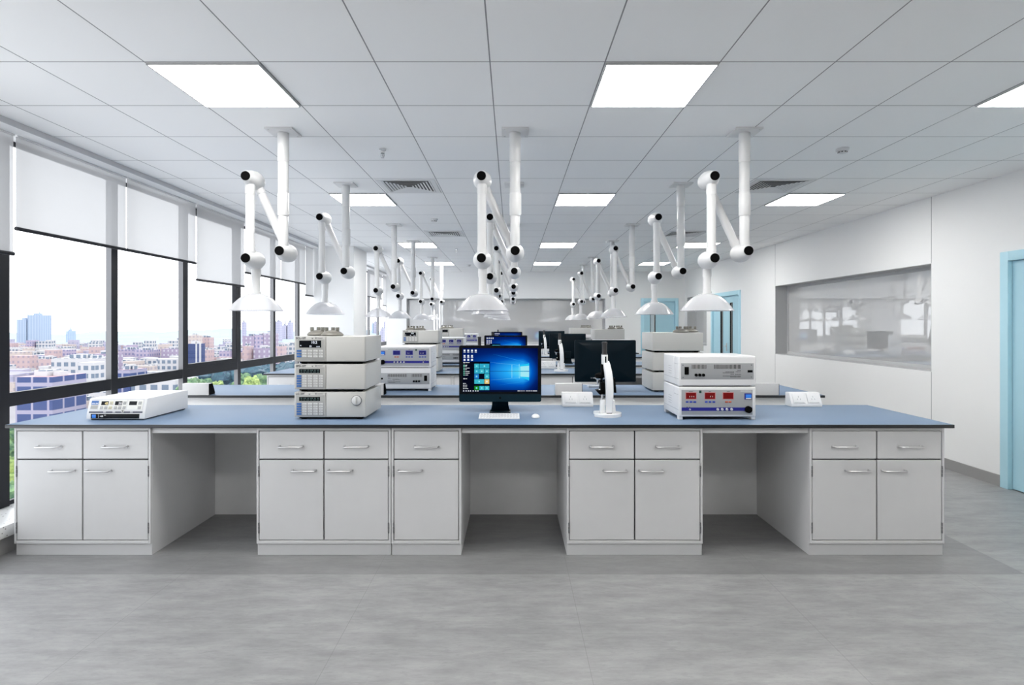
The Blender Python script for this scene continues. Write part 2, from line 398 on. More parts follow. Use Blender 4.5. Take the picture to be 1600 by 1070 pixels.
# ------------------------------------------------------------------ window wall on the left
YS = [-0.2, 1.0, 2.1, 3.05, 4.085, 5.218, 6.345, 7.605, 8.73, 9.72, 10.10]
YS2 = [11.05, 12.25, 13.45, 14.55, 15.55, 16.75]
ZT0, ZT1, ZS, ZH = 0.903, 1.0, 0.193, 2.82
nmull = 0; nwin = 0
def mullion(y, w=0.085):
    global nmull; nmull += 1
    bm = bmesh.new(); box(bm, XL - 0.05, XL, y - w / 2, y + w / 2, ZS, ZH, 0)
    # light on the sides of the post is painted in as a lighter grey
    for f in bm.faces:
        if abs(f.calc_center_median().x - XL) > 0.01: f.material_index = 1
    struct(obj('trim_%d' % (20 + nmull), bm, [BLACKF, LITF], smooth=False))
def bay(y0, y1, sash=False):
    global nwin; nwin += 1
    if 7.0 < 0: pass
    r = sempty('window_%d' % (20 + nwin))
    bm = bmesh.new()
    box(bm, XL - 0.049, XL - 0.002, y0, y1, ZT0, ZT1); box(bm, XL - 0.049, XL - 0.02, y0, y1, ZH - 0.03, ZH); box(bm, XL - 0.049, XL - 0.02, y0, y1, ZS, ZS + 0.03)
    obj('window_frame', bm, BLACKF, r, smooth=False)
    if sash:
        bm = bmesh.new(); a, b, w = y0 + 0.002, y1 - 0.002, 0.055
        box(bm, XL - 0.05, XL + 0.0, b - w, b, ZT1, ZH - 0.03, 0)
        box(bm, XL - 0.05, XL + 0.0, a, b - w, ZT1 + 0.001, ZT1 + 0.05, 0); box(bm, XL - 0.05, XL + 0.0, a, b - w, ZH - 0.08, ZH - 0.031, 0)
        box(bm, XL - 0.05, XL + 0.0, a, a + 0.012, ZT1 + 0.05, ZH - 0.08, 0)
        obj('window_sash', bm, BLACKF, r, smooth=False)
    bm = bmesh.new()
    quad(bm, [(XL - 0.045, y0, ZT1), (XL - 0.045, y1, ZT1), (XL - 0.045, y1, ZH), (XL - 0.045, y0, ZH)])
    quad(bm, [(XL - 0.045, y0, ZS), (XL - 0.045, y1, ZS), (XL - 0.045, y1, ZT0), (XL - 0.045, y0, ZT0)])
    obj('window_pane', bm, GLASS, r, smooth=False)
for ys in (YS, YS2):
    for i, y in enumerate(ys):
        if y != 10.10 and y != 11.05: mullion(y)
    for i, (a, b) in enumerate(zip(ys, ys[1:])):
        a2 = a + (0.043 if a != 11.05 else 0); b2 = b - (0.043 if b != 10.10 else 0)
        bay(a2, b2, sash=(abs(a - 6.345) < 0.01))
bm = bmesh.new(); box(bm, -3.72, -2.77, 10.08, 10.97, 0, ZC); struct(obj('column', bm, WALL))
bm = bmesh.new()
for a, b in ((YB, 10.08), (10.97, YF + 1.9)):
    box(bm, -3.72, -3.34, a, b, ZH, ZC, 0); box(bm, -3.345, -3.3395, a, b, ZH - 0.001, ZC, 1)
struct(obj('trim_1', bm, [BULK, BULKG], smooth=False))
bm = bmesh.new()
for a, b in ((YB, 10.08), (10.97, YF + 1.9)):
    box(bm, -3.72, -3.268, a, b, 0.115, ZS, 0, 0.006); box(bm, -3.72, -3.30, a, b, 0, 0.115, 1)
struct(obj('trim_2', bm, [TERR, SKIRT]))
# roller blinds: (y0, y1, bottom z)
XB = -3.48
BL = [(2.0, 2.98, 2.1), (3.02, 4.02, 1.985), (4.04, 5.19, 2.165), (5.205, 6.335, 2.165), (6.36, 7.48, 1.985), (7.52, 8.665, 2.168), (8.685, 9.69, 2.168), (9.72, 10.07, 1.985),
      (13.88, 15.42, 2.165), (15.5, 16.1, 2.0)]
BLN = ['at the camera end, out past the first post', 'drawn low over the first dark post', 'over the first full window bay', 'over the second window bay', 'hanging low over the opening third bay',
       'over the fourth window bay', 'over the fifth window bay', 'hanging low beside the white column', 'in the far bay beyond the column', 'hanging low at the far corner']
def blind(y0, y1, zb, where):
    r = thing('roller_blind', 'pale translucent roller blind ' + where, 'blind', (XB, (y0 + y1) / 2, zb), 0, 'roller blinds on the window wall')
    h = (y1 - y0) / 2
    bm = bmesh.new(); quad(bm, [(0, -h, 0.012), (0, h, 0.012), (0, h, ZH - zb - 0.002), (0, -h, ZH - zb - 0.002)]); obj('blind_fabric', bm, BLIND, r)
    bm = bmesh.new(); cyl(bm, (0, -h, 0), (0, h, 0), 0.0135, 12); obj('bottom_bar', bm, BLACKF, r)
    bm = bmesh.new(); box(bm, -0.012, 0.012, -h, h, ZH - zb - 0.012, ZH - zb); obj('top_rail', bm, PLAST, r)
for b, n in zip(BL, BLN):
    if b[1] > 3.0: blind(*b, n)

# ------------------------------------------------------------------ ceiling fittings
def make_lamp():
    t = thing('ceiling_light', '', 'ceiling light', (0, 0, ZC), 0, 'square ceiling light panels')
    bm = bmesh.new(); d = 0.013
    for x0, x1, y0, y1 in ((0.004, 0.596, 0.006, 0.012), (0.004, 0.596, 0.586, 0.592), (0.004, 0.012, 0.012, 0.586), (0.588, 0.596, 0.012, 0.586)): box(bm, x0, x1, y0, y1, -d, 0)
    obj('lamp_frame', bm, LFRAME, t)
    bm = bmesh.new(); box(bm, 0.012, 0.588, 0.012, 0.586, -d + 0.001, -0.002); obj('lamp_diffuser', bm, LAMP, t)
    return t
lamp = None
for ri, (y, rn) in enumerate(((3.0, 'nearest row'), (6.0, 'second row'), (9.6, 'third row'), (12.6, 'farthest row'), (0.0, 'overhead'))):  # the overhead row is unseen, added to light the foreground
    for x, cn in ((-1.915, 'left'), (0.485, 'middle'), (2.885, 'right')):
        lb = 'glowing square ceiling light panel, %s of the %s' % (cn, rn) if ri < 4 else 'square ceiling light panel added out of the picture, %s, %s' % (cn, rn)
        if lamp is None: lamp = make_lamp(); lamp.location = (x, y, ZC); lamp['label'] = lb
        else: dup(lamp, (x, y, ZC), 0, lb)
def make_vent():
    t = thing('air_vent', '', 'air vent', (0, 0, ZC), 0, 'four-way ceiling air vents')
    bm = bmesh.new(); d = 0.006
    for x0, x1, y0, y1 in ((-0.28, 0.28, -0.28, -0.235), (-0.28, 0.28, 0.235, 0.28), (-0.28, -0.235, -0.235, 0.235), (0.235, 0.28, -0.235, 0.235)): box(bm, x0, x1, y0, y1, -d, 0)
    obj('vent_frame', bm, VENTG, t)
    bm = bmesh.new(); box(bm, -0.236, 0.236, -0.236, 0.236, -0.001, -0.0003); obj('vent_throat', bm, VENTD, t)
    for k in range(7):
        a, b = 0.232 - k * 0.031, 0.232 - k * 0.031 - 0.017
        bm = bmesh.new()
        for s in range(4):
            m = Matrix.Rotation(s * PI / 2, 3, 'Z')
            quad(bm, [m @ Vector(p) for p in ((-a, -a, -0.006), (a, -a, -0.006), (b, -b, -0.0018), (-b, -b, -0.0018))])
            quad(bm, [m @ Vector(p) for p in ((-a, -a, -0.0075), (-b, -b, -0.0033), (b, -b, -0.0033), (a, -a, -0.0075))])
            quad(bm, [m @ Vector(p) for p in ((-a, -a, -0.006), (-a, -a, -0.0075), (a, -a, -0.0075), (a, -a, -0.006))])
            quad(bm, [m @ Vector(p) for p in ((-b, -b, -0.0018), (b, -b, -0.0018), (b, -b, -0.0033), (-b, -b, -0.0033))])
        obj('vent_louvre', bm, VENTG, t)
    return t
vent = make_vent()
VP_ = [(-1.015, 5.7, 'near left, right of a glowing panel'), (2.585, 5.7, 'near right, beside the right light panel'), (-1.015, 8.7, 'farther left, in front of the third light row'), (2.585, 8.7, 'farther right, behind the right extraction arm')]
for i, (x, y, n) in enumerate(VP_):
    lb = 'white square louvred ceiling vent ' + n
    if i == 0: vent.location = (x, y, ZC); vent['label'] = lb
    else: dup(vent, (x, y, ZC), 0, lb)
def make_sprinkler():
    t = thing('fire_sprinkler', '', 'sprinkler', (0, 0, ZC), 0, 'chrome fire sprinklers')
    bm = bmesh.new(); lathe(bm, [(0.0, 0.002), (0.026, 0.002), (0.026, -0.012), (0.017, -0.016), (0.015, -0.034)], cap=False, n=16); obj('sprinkler_cup', bm, CHROME, t)
    bm = bmesh.new(); tube(bm, [(-0.012, 0, -0.03), (-0.014, 0, -0.055), (0, 0, -0.068)], 0.003); tube(bm, [(0.012, 0, -0.03), (0.014, 0, -0.055), (0, 0, -0.068)], 0.003)
    cyl(bm, (0, 0, -0.03), (0, 0, -0.066), 0.004); lathe(bm, [(0.013, -0.068), (0.013, -0.07)], n=12); obj('sprinkler_head', bm, STEEL, t)
    return t
sp = make_sprinkler()
for i, (x, y, n) in enumerate(((-1.009, 4.49, 'between the left and middle extraction arms, nearest'), (-1.0, 10.4, 'far off in front of the last light rows, left'), (2.57, 7.55, 'at right, half behind an extraction arm'))):
    lb = 'small chrome ceiling sprinkler ' + n
    if i == 0: sp.location = (x, y, ZC); sp['label'] = lb
    else: dup(sp, (x, y, ZC), 0, lb)
def make_detector():
    t = thing('smoke_detector', '', 'smoke detector', (0, 0, ZC), 0, 'white smoke detectors')
    bm = bmesh.new(); lathe(bm, [(0.0, 0.0), (0.048, -0.0005), (0.048, -0.014), (0.040, -0.022), (0.034, -0.024)], cap=False, n=24); obj('detector_base', bm, PLAST, t)
    bm = bmesh.new(); lathe(bm, [(0.030, -0.022), (0.030, -0.036), (0.020, -0.040), (0.001, -0.041)], cap=False, n=24)
    obj('detector_chamber', bm, PLAST, t)
    bm = bmesh.new()
    for k in range(8):
        a = k * PI / 4 + 0.2; c, s = math.cos(a), math.sin(a)
        cyl(bm, (c * 0.0295, s * 0.0295, -0.026), (c * 0.0295, s * 0.0295, -0.034), 0.0042, 8)
    obj('sensor_slot', bm, BLACK, t)
    return t
sd = make_detector()
for i, (x, y, n) in enumerate(((2.57, 4.48, 'at right beyond the nearest right arm'), (-1.01, 7.47, 'at left between two ceiling vents'), (2.57, 10.5, 'far right near the third right light'), (-0.99, 13.2, 'far off by the last light row'))):
    lb = 'round white smoke detector on the ceiling ' + n
    if i == 0: sd.location = (x, y, ZC); sd['label'] = lb
    else: dup(sd, (x, y, ZC), 0, lb)

# ------------------------------------------------------------------ extraction arms (origin on the ceiling above the pole)
def make_arm():
    t = thing('extraction_arm', '', 'extraction arm', (0, 0, ZC), 0, 'white fume extraction arms')
    dx = -0.235; z = lambda v: v - ZC
    zp, zt, zh = 2.006, 2.527, 1.955
    ya, yb = -0.02, 0.075                                     # plane of pole and drop tube / plane of diagonal and hood stub
    bm = bmesh.new(); box(bm, -0.095, 0.095, ya - 0.095, ya + 0.095, -0.014, 0, 0, 0.003)
    for sx in (-1, 1):
        for sy in (-1, 1): cyl(bm, (sx * 0.075, ya + sy * 0.075, -0.014), (sx * 0.075, ya + sy * 0.075, -0.017), 0.006, 8)
    obj('ceiling_plate', bm, PLAST, t)
    bm = bmesh.new()
    for r, a, b in ((0.0395, 2.845, 2.64), (0.0365, 2.64, 2.36), (0.039, 2.42, 2.26), (0.034, 2.26, zp)): lathe(bm, [(r - 0.001, z(a)), (r, z(a) - 0.002), (r, z(b) + 0.002), (r - 0.001, z(b))], (0, ya, 0), n=24)
    cyl(bm, (0.036, ya, z(2.42)), (0.036, ya, z(2.27)), 0.008, 8)
    obj('pole', bm, PLAST, t)
    a, b = Vector((dx, yb, z(zt))), Vector((0, yb, z(zp))); d = (b - a).normalized()
    bm = bmesh.new(); cyl(bm, a, b, 0.029, 20); cyl(bm, a + d * 0.05, a + d * 0.10, 0.0325, 20); cyl(bm, b - d * 0.10, b - d * 0.05, 0.0325, 20)
    obj('diagonal_tube', bm, PLAST, t)
    bm = bmesh.new(); cyl(bm, (dx, ya, z(zt)), (dx, ya, z(zh)), 0.0315, 20); cyl(bm, (dx, ya, z(zt) - 0.05), (dx, ya, z(zt) - 0.115), 0.0345, 20); cyl(bm, (dx, ya, z(zh) + 0.05), (dx, ya, z(zh) + 0.09), 0.0345, 20)
    obj('drop_tube', bm, PLAST, t)
    bm = bmesh.new(); cyl(bm, (dx, yb, z(zh)), (dx, yb, z(1.715)), 0.0285, 20); cyl(bm, (dx, yb, z(zh) - 0.04), (dx, yb, z(zh) - 0.12), 0.0325, 20); cyl(bm, (dx, yb, z(1.73)), (dx, yb, z(1.712)), 0.034, 20)
    obj('hood_stub', bm, PLAST, t)
    for x, zz in ((0, zp), (dx, zt), (dx, zh)):
        bm = bmesh.new()
        prof = [(0.034, -0.118), (0.039, -0.112), (0.042, -0.088), (0.052, -0.060), (0.061, -0.03), (0.066, 0.005), (0.066, 0.03), (0.062, 0.06), (0.053, 0.085), (0.043, 0.098), (0.036, 0.10)]
        lathe(bm, prof, (x, 0.03, z(zz)), 'y', 28)
        e = obj('elbow_joint', bm, PLAST, t)
        for (y0, y1) in ((-0.091, -0.079), (0.126, 0.138)):
            bm = bmesh.new(); n = 40
            t2 = bmesh.new()
            ring = [t2.verts.new((x + (0.0325 if k % 2 else 0.0305) * math.cos(2 * PI * k / n), y0 - 0.006 + 0.0, z(zz) + (0.0325 if k % 2 else 0.0305) * math.sin(2 * PI * k / n))) for k in range(n)]
            f = t2.faces.new(ring); ex = bmesh.ops.extrude_face_region(t2, geom=[f])
            for v in ex['geom']:
                if isinstance(v, bmesh.types.BMVert): v.co.y = y1 + 0.002
            bmesh.ops.recalc_face_normals(t2, faces=t2.faces[:]); merge(bm, t2)
            obj('black_knob', bm, BLACK, e, smooth=False, label='ribbed black end knob of the joint')
    # dome hood: an outer skin, a rim and moulded ribs
    prof = []
    R, h = 0.184, 0.118
    for k in range(13):
        u = k / 12; r = 0.030 + (R - 0.030) * u
        prof.append((r, 1.714 - h * (0.10 * u + 0.90 * u ** 2.1)))
    bm = bmesh.new()
    outer = [(r, z(q)) for r, q in prof]; inner = [(r - 0.003, z(q) - 0.004) for r, q in prof][::-1]
    lathe(bm, outer + inner, (dx, yb, 0), n=48, cap=False)
    hood = obj('hood', bm, HOOD, t, label='clear plastic dome hood')
    bm = bmesh.new()
    lathe(bm, [(R, z(1.596)), (R + 0.004, z(1.594)), (R + 0.004, z(1.590)), (R - 0.002, z(1.590)), (R - 0.002, z(1.595))], (dx, yb, 0), n=48, cap=False)
    obj('hood_rim', bm, HOOD, hood)
    return t
arm = make_arm()
ROWS = [(4.10, 'nearest row'), (5.64, 'second row'), (7.93, 'third row'), (9.47, 'fourth row'), (11.76, 'fifth row'), (13.30, 'farthest row')]
first = True
for y, rn in ROWS:
    for x, cn in ((-1.62, 'left'), (0.022, 'middle'), (1.647, 'right')):
        lb = 'white jointed fume extraction arm with clear dome hood, %s of the %s' % (cn, rn)
        if first: arm.location = (x, y, ZC); arm['label'] = lb; first = False
        else: dup(arm, (x, y, ZC), 0, lb)

# ------------------------------------------------------------------ benches
PITCH = 3.83; CX = -0.206; CYC = 4.91
ZB = 0.85
BN = ['the nearest bench', 'the second bench', 'the third bench', 'the fourth bench', 'the fifth bench', 'the farthest bench']
def place(k, x, y):
    """bench-local (as on the nearest bench) -> world for bench k; odd k are turned half round"""
    off = PITCH * (k // 2)
    return (x, y + off) if k % 2 == 0 else (2 * CX - x, 2 * CYC - y + off)
def rot(k): return 0.0 if k % 2 == 0 else PI
def bar_handle(w, x, z):
    bm = bmesh.new(); h = w / 2; y = -0.030
    tube(bm, [(x - h, 0.004, z), (x - h, y + 0.010, z), (x - h + 0.003, y + 0.003, z), (x - h + 0.010, y, z), (x + h - 0.010, y, z), (x + h - 0.003, y + 0.003, z), (x + h, y + 0.010, z), (x + h, 0.004, z)], 0.0052, 10)
    for s in (-1, 1): cyl(bm, (x + s * h, 0.003, z), (x + s * h, -0.004, z), 0.009, 12)
    return bm
def make_cabinet(W, n, hinges, hand):
    t = thing('cabinet', '', 'cabinet')
    w = W / 2; dep = 0.805
    bm = bmesh.new()
    s = 0.0135
    box(bm, -w, w, 0.022, dep, 0.078, 0.826, 0)
    box(bm, -w + s, w - s, 0.0212, 0.0219, 0.098, 0.808, 1)
    for a in ((-w, -w + s, 0.078, 0.826), (w - s, w, 0.078, 0.826), (-w + s, w - s, 0.808, 0.826), (-w + s, w - s, 0.078, 0.098)): box(bm, a[0], a[1], 0, 0.022, a[2], a[3], 0, 0.001, 1)
    obj('body', bm, [W_CAB, W_DARK], t)
    bm = bmesh.new(); box(bm, -w + 0.001, w - 0.001, 0.016, dep, 0, 0.078); obj('plinth', bm, W_CAB, t)
    iw = (W - 2 * s) / n
    for i in range(n):
        x0 = -w + s + i * iw + 0.0045; x1 = -w + s + (i + 1) * iw - 0.0045; xc = (x0 + x1) / 2
        bm = bmesh.new(); box(bm, x0, x1, 0.002, 0.020, 0.626, 0.8035, 0, 0.0015, 1); d = obj('drawer', bm, W_CAB, t)
        obj('handle', bar_handle(0.148, xc, 0.705), STEEL, d)
        bm = bmesh.new(); box(bm, x0, x1, 0.002, 0.020, 0.1025, 0.617, 0, 0.0015, 1); d = obj('door', bm, W_CAB, t)
        hs = hand[i]; hx = (x1 - 0.048 - 0.074) if hs > 0 else (x0 + 0.028 + 0.074)
        obj('handle', bar_handle(0.148, hx, 0.550), STEEL, d)
        for zz in (0.545, 0.18):
            hxx = (-w + s + 0.001) if hinges[i] < 0 else (w - s - 0.001)
            bm = bmesh.new()
            for q in range(3): cyl(bm, (hxx, 0.002, zz - 0.034 + q * 0.0235), (hxx, 0.002, zz - 0.034 + q * 0.0235 + 0.021), 0.0055, 10)
            obj('hinge', bm, HINGE, d)
    return t
XCAB = [(-3.212, -2.330, 2, (-1, 1), (1, -1)), (-1.649, -0.781, 2, (-1, 1), (1, -1)), (-0.779, -0.327, 1, (-1,), (-1,)), (0.3526, 1.231, 2, (-1, 1), (1, -1)), (1.920, 2.790, 2, (-1, 1), (1, -1))]
CABN = ['at the window end of', 'left of the narrow single cabinet of', 'left beside the middle knee space of', 'right of the middle knee space of', 'at the corridor end of']
CABR = ['at the corridor end of', 'right of the narrow single cabinet of', 'right beside the middle knee space of', 'left of the middle knee space of', 'at the window end of']
CABS = [make_cabinet(b - a - 0.002, n, hi, ha) for a, b, n, hi, ha in XCAB]
used = set()
for k in range(6):
    for i, (a, b, n, hi, ha) in enumerate(XCAB):
        x, y = place(k, (a + b) / 2, 3.715)
        lb = 'white %s-door lab cabinet %s %s' % ('two' if n == 2 else 'single', (CABN if k % 2 == 0 else CABR)[i], BN[k])
        if i not in used:
            used.add(i); c = CABS[i]; c.location = (x, y, 0); c['label'] = lb; c['group'] = 'white cabinets under the benches'
        else: dup(CABS[i], (x, y, 0), rot(k), lb)
bm = bmesh.new(); L = 2.837 + 3.25
box(bm, -L / 2, L / 2, 0, 0.91, 0.827, 0.85, 1, 0.004); 
for f in bm.faces:
    if f.normal.z > 0.9 or (f.calc_center_median().z > 0.8499): f.material_index = 0
WT = obj('worktop', bm, [TOP, EDGE])
bm = bmesh.new(); box(bm, -L / 2 + 0.03, L / 2 - 0.045, 0.0, 0.02, 0.0, 0.8265); BP = obj('back_panel', bm, W_PAN)
GAPS = [(-2.330, -1.649), (-0.327, 0.3526), (1.231, 1.920)]
WX = (2.837 - 3.25) / 2
for g in GAPS:
    bm = bmesh.new(); a, b = g[0] + 0.002 - WX, g[1] - 0.002 - WX
    box(bm, a, b, 0.038, 0.056, 0.7895, 0.8275, 0, 0.001); box(bm, a, b, 0.056, 0.08, 0.8205, 0.8275); obj('apron', bm, W_CAB, WT, label='narrow white apron over a knee space')
for k in range(6):
    x, y = place(k, WX, 3.69); lb = 'long blue-grey worktop with dark edge on ' + BN[k]
    if k == 0: tag(WT, lb, 'worktop', 'lab bench worktops'); WT.location = (x, y, 0)
    else: dup(WT, (x, y, 0), rot(k), lb)
    x, y = place(k, WX, 4.526)
    o = BP if k == 0 else BP.copy()
    if k: C.objects.link(o)
    o.location = (x, y, 0); o.rotation_euler = (0, 0, rot(k)); tag(o, 'long white back panel closing the rear of ' + BN[k], 'panel', 'bench back panels')

# socket boxes -----------------------------------------------------
def make_socket(side):
    t = thing('socket_box', '', 'socket box', (0, 0, 0), 0, 'desk socket boxes')
    w, h = 0.12, 0.106
    prof = [(-0.105, 0.0), (-0.105, 0.018), (-0.062, h), (0.0, h), (0.0, 0.0)]
    bm = bmesh.new(); prism(bm, prof, 'x', -w, w, 0, 0.003)
    obj('housing', bm, SOCK if not side else SOCKB, t)
    if side:
        bm = bmesh.new(); prism(bm, [(p[0] * 0.96 - 0.002, 0.003 + p[1] * 0.94) for p in prof], 'x', -w - 0.004, -w + 0.004, 0); obj('end_cap', bm, BLACK, t, label='black end cap')
    d = Vector((0, 0.043, 0.088)).normalized(); n = Vector((0, -d.z, d.y))
    for s in (-1, 1):
        o = Vector((s * 0.056, -0.105, 0.018)) + d * 0.049
        bm = bmesh.new()
        mt = Matrix(((1, 0, 0, o.x), (0, d.y, n.y, o.y), (0, d.z, n.z, o.z), (0, 0, 0, 1)))
        q = bmesh.new(); box(q, -0.046, 0.046, -0.040, 0.040, 0.0, 0.006, 0, 0.002); merge(bm, q, None, mt)
        pl = obj('socket_plate', bm, KEYW, t)
        bm = bmesh.new(); q = bmesh.new()
        for a, b in ((0, 0.012), (-0.011, -0.008), (0.011, -0.008)): box(q, a - 0.0016, a + 0.0016, b - 0.006, b + 0.006, 0.005, 0.0066)
        box(q, -0.038, 0.038, -0.0375, -0.0345, 0.005, 0.0066)
        merge(bm, q, None, mt); obj('pin_holes', bm, PSUP, pl)
    return t
SB = [make_socket(False), make_socket(True)]
done = [False, False]
SX = [(-2.87, 'near the window end'), (-1.285, 'left of centre'), (0.515, 'right of centre'), (2.30, 'near the corridor end')]
for k in range(6):
    for x, n in SX:
        y = 4.597 + PITCH * (k // 2) if k % 2 == 0 else 2 * CYC - 4.597 + PITCH * (k // 2)
        if k % 2 == 0 and x < 0 and k > 0: pass
        v = k % 2
        lb = 'white wedge-shaped socket box %s on the rear edge of %s' % (n, BN[k])
        if not done[v]: done[v] = True; SB[v].location = (x, y, ZB); SB[v].rotation_euler = (0, 0, rot(k)); SB[v]['label'] = lb
        else: dup(SB[v], (x, y, ZB), rot(k), lb)

# liquid chromatograph units -----------------------------------------------------
LW, LD, LH = 0.483, 0.46, 0.170
def make_lc(kind, detail):
    t = thing('chromatograph_unit', '', 'lab instrument', (0, 0, 0), 0, 'stacked chromatograph units')
    w = LW / 2; z0 = 0.016
    FX = lambda f: -w + f * LW
    FZ = lambda f: z0 + LH * (1 - f)
    bm = bmesh.new(); box(bm, -w, w, 0.006, LD, z0, z0 + LH, 0, 0.004)
    box(bm, FX(0.452), FX(0.99), 0.0, 0.02, FZ(0.97), FZ(0.02), 0, 0.002); box(bm, FX(0.012), FX(0.44), 0.0, 0.02, FZ(0.97), FZ(0.02), 0, 0.002)
    obj('housing', bm, LCG, t)
    bm = bmesh.new()
    for sx in (-0.19, 0.19):
        for sy in (0.05, 0.40): cyl(bm, (sx, sy, 0), (sx, sy, 0.017), 0.02, 14)
    box(bm, -0.215, 0.215, 0.03, 0.43, 0.005, 0.0165)
    obj('feet', bm, BLACK, t)
    if not detail: return t
    bm = bmesh.new(); box(bm, FX(0.03), FX(0.428), -0.0012, 0.002, FZ(0.95), FZ(0.12), 0, 0.0008)
    pn = obj('control_panel', bm, LCP, t)
    nm = {'scl': 'SCL-10T', 'spd': 'SPD-10T', 'lc': 'LC-10T'}[kind]
    bm = bmesh.new(); add_text(bm, nm, 0.0188, FX(0.028), -0.0008, FZ(0.108)); add_text(bm, 'vp', 0.0125, FX(0.245 if kind != 'lc' else 0.205), -0.0008, FZ(0.095))
    box(bm, FX(0.30), FX(0.315), -0.0012, 0.001, FZ(0.09), FZ(0.045)); box(bm, FX(0.325), FX(0.40), -0.0012, 0.001, FZ(0.076), FZ(0.058))
    obj('lettering', bm, INK, t, smooth=False)
    bm = bmesh.new()
    if kind == 'scl':
        D = (0.074, 0.38, 0.167, 0.446); rows = [0.575, 0.685, 0.795]; nk = 3
    else:
        D = (0.073, 0.365, 0.19, 0.35); rows = [0.465, 0.565, 0.665, 0.765, 0.865]; nk = 5
    box(bm, FX(D[0]), FX(D[1]), -0.0022, 0.0, FZ(D[3]), FZ(D[2]))
    sc_ = obj('display', bm, BLACKG, pn)
    bm = bmesh.new()
    if kind == 'scl':
        add_text(bm, '10.2', 0.024, FX(0.24), -0.0026, FZ(0.285)); add_text(bm, '35', 0.016, FX(0.215), -0.0026, FZ(0.425)); box(bm, FX(0.088), FX(0.103), -0.0027, -0.0022, FZ(0.385), FZ(0.345))
        for q in range(4): box(bm, FX(0.315 + q * 0.013), FX(0.323 + q * 0.013), -0.0027, -0.0022, FZ(0.425), FZ(0.39))
    else:
        for q in range(19):
            for v_, h_ in ((0.262, 0.042), (0.325, 0.034)):
                if (q * 5 + int(v_ * 100)) % 7 > 1: box(bm, FX(0.095 + q * 0.0135), FX(0.103 + q * 0.0135), -0.0027, -0.0022, FZ(v_), FZ(v_ - h_))
    obj('display_digits', bm, emat('digit_glow_' + ('white' if kind == 'scl' else 'green'), (0.75, 0.8, 0.9) if kind == 'scl' else (0.25, 0.4, 0.38), 0.9 if kind == 'scl' else 0.35), sc_, smooth=False)
    hh = 0.036
    xs = [(0.118, 0.176), (0.195, 0.253), (0.273, 0.331), (0.350, 0.404)]
    if detail > 1:
        for r in rows:
            bm = bmesh.new(); box(bm, FX(0.040), FX(0.104), -0.0038, 0, FZ(r + hh), FZ(r - hh), 0, 0.0008); kb = obj('function_key', bm, LCB, pn)
            for a, b in xs:
                bm = bmesh.new(); box(bm, FX(a), FX(b), -0.0034, 0, FZ(r + hh), FZ(r - hh), 0, 0.0008); box(bm, FX(a + 0.012), FX(b - 0.02), -0.0037, -0.003, FZ(r + 0.008), FZ(r - 0.008), 1); obj('keypad_key', bm, [LCK, PSUP], pn)
    else:
        bm = bmesh.new()
        for r in rows: box(bm, FX(0.040), FX(0.104), -0.0038, 0, FZ(r + hh), FZ(r - hh))
        obj('function_keys', bm, LCB, pn)
        bm = bmesh.new()
        for r in rows:
            for a, b in xs: box(bm, FX(a), FX(b), -0.0034, 0, FZ(r + hh), FZ(r - hh))
        obj('keypad', bm, LCK, pn)
    bm = bmesh.new()
    for j in range(2):
        for i in range(6):
            cyl(bm, (FX(0.81 + i * 0.027), 0.002, FZ(0.06 + j * 0.075)), (FX(0.81 + i * 0.027), -0.0006, FZ(0.06 + j * 0.075)), 0.0017, 8)
    box(bm, FX(0.018), FX(0.026), -0.0008, 0.002, FZ(0.955), FZ(0.93))
    obj('vent_holes', bm, PSUP, t)
    if kind == 'lc':
        bm = bmesh.new(); c = (FX(0.874), 0, FZ(0.33))
        lathe(bm, [(0.0345, 0.002), (0.0345, -0.004)], c, 'y', 32, 1); lathe(bm, [(0.031, -0.002), (0.030, -0.014), (0.026, -0.017)], c, 'y', 32, 0)
        kb = obj('dial', bm, [LCK, HINGE], t)
        bm = bmesh.new(); box(bm, c[0] + 0.0065, c[0] + 0.009, -0.0178, -0.016, c[2] - 0.027, c[2] + 0.027); box(bm, c[0] - 0.004, c[0] + 0.006, -0.022, -0.016, c[2] - 0.026, c[2] + 0.026, 1, 0.003); obj('dial_grip', bm, [PSUP, LCG], kb)
    return t
LCX0 = -1.229; LCY = 3.885
LH2 = LH + 0.018
LCN = [('lc', 'with round dial, bottom of the stack', 0), ('spd', 'with blue keys, middle of the stack', 1), ('scl', 'with wide black display, top of the stack', 2)]
protos = {}
for k in range(6):
    for kind, n, lev in LCN:
        if k % 2 == 0:
            key = (kind, 2 if k == 0 else 1); x, y = LCX0, LCY + PITCH * (k // 2); rz = 0
            lb = 'beige chromatograph unit %s on %s' % (n, BN[k])
        else:
            key = (kind, 0); x, y = 1.577, 5.47 + LD + PITCH * (k // 2); rz = PI
            lb = 'white instrument box seen from behind, %s of the stack on %s' % (('bottom', 'middle', 'top')[lev], BN[k])
        z = ZB + lev * LH2 + 0.0
        if key[1] == 0: key = ('plain', 0)
        if key not in protos:
            p = make_lc(kind, key[1]); protos[key] = p; p.location = (x, y, z); p.rotation_euler = (0, 0, rz); p['label'] = lb
        else: dup(protos[key], (x, y, z), rz, lb)

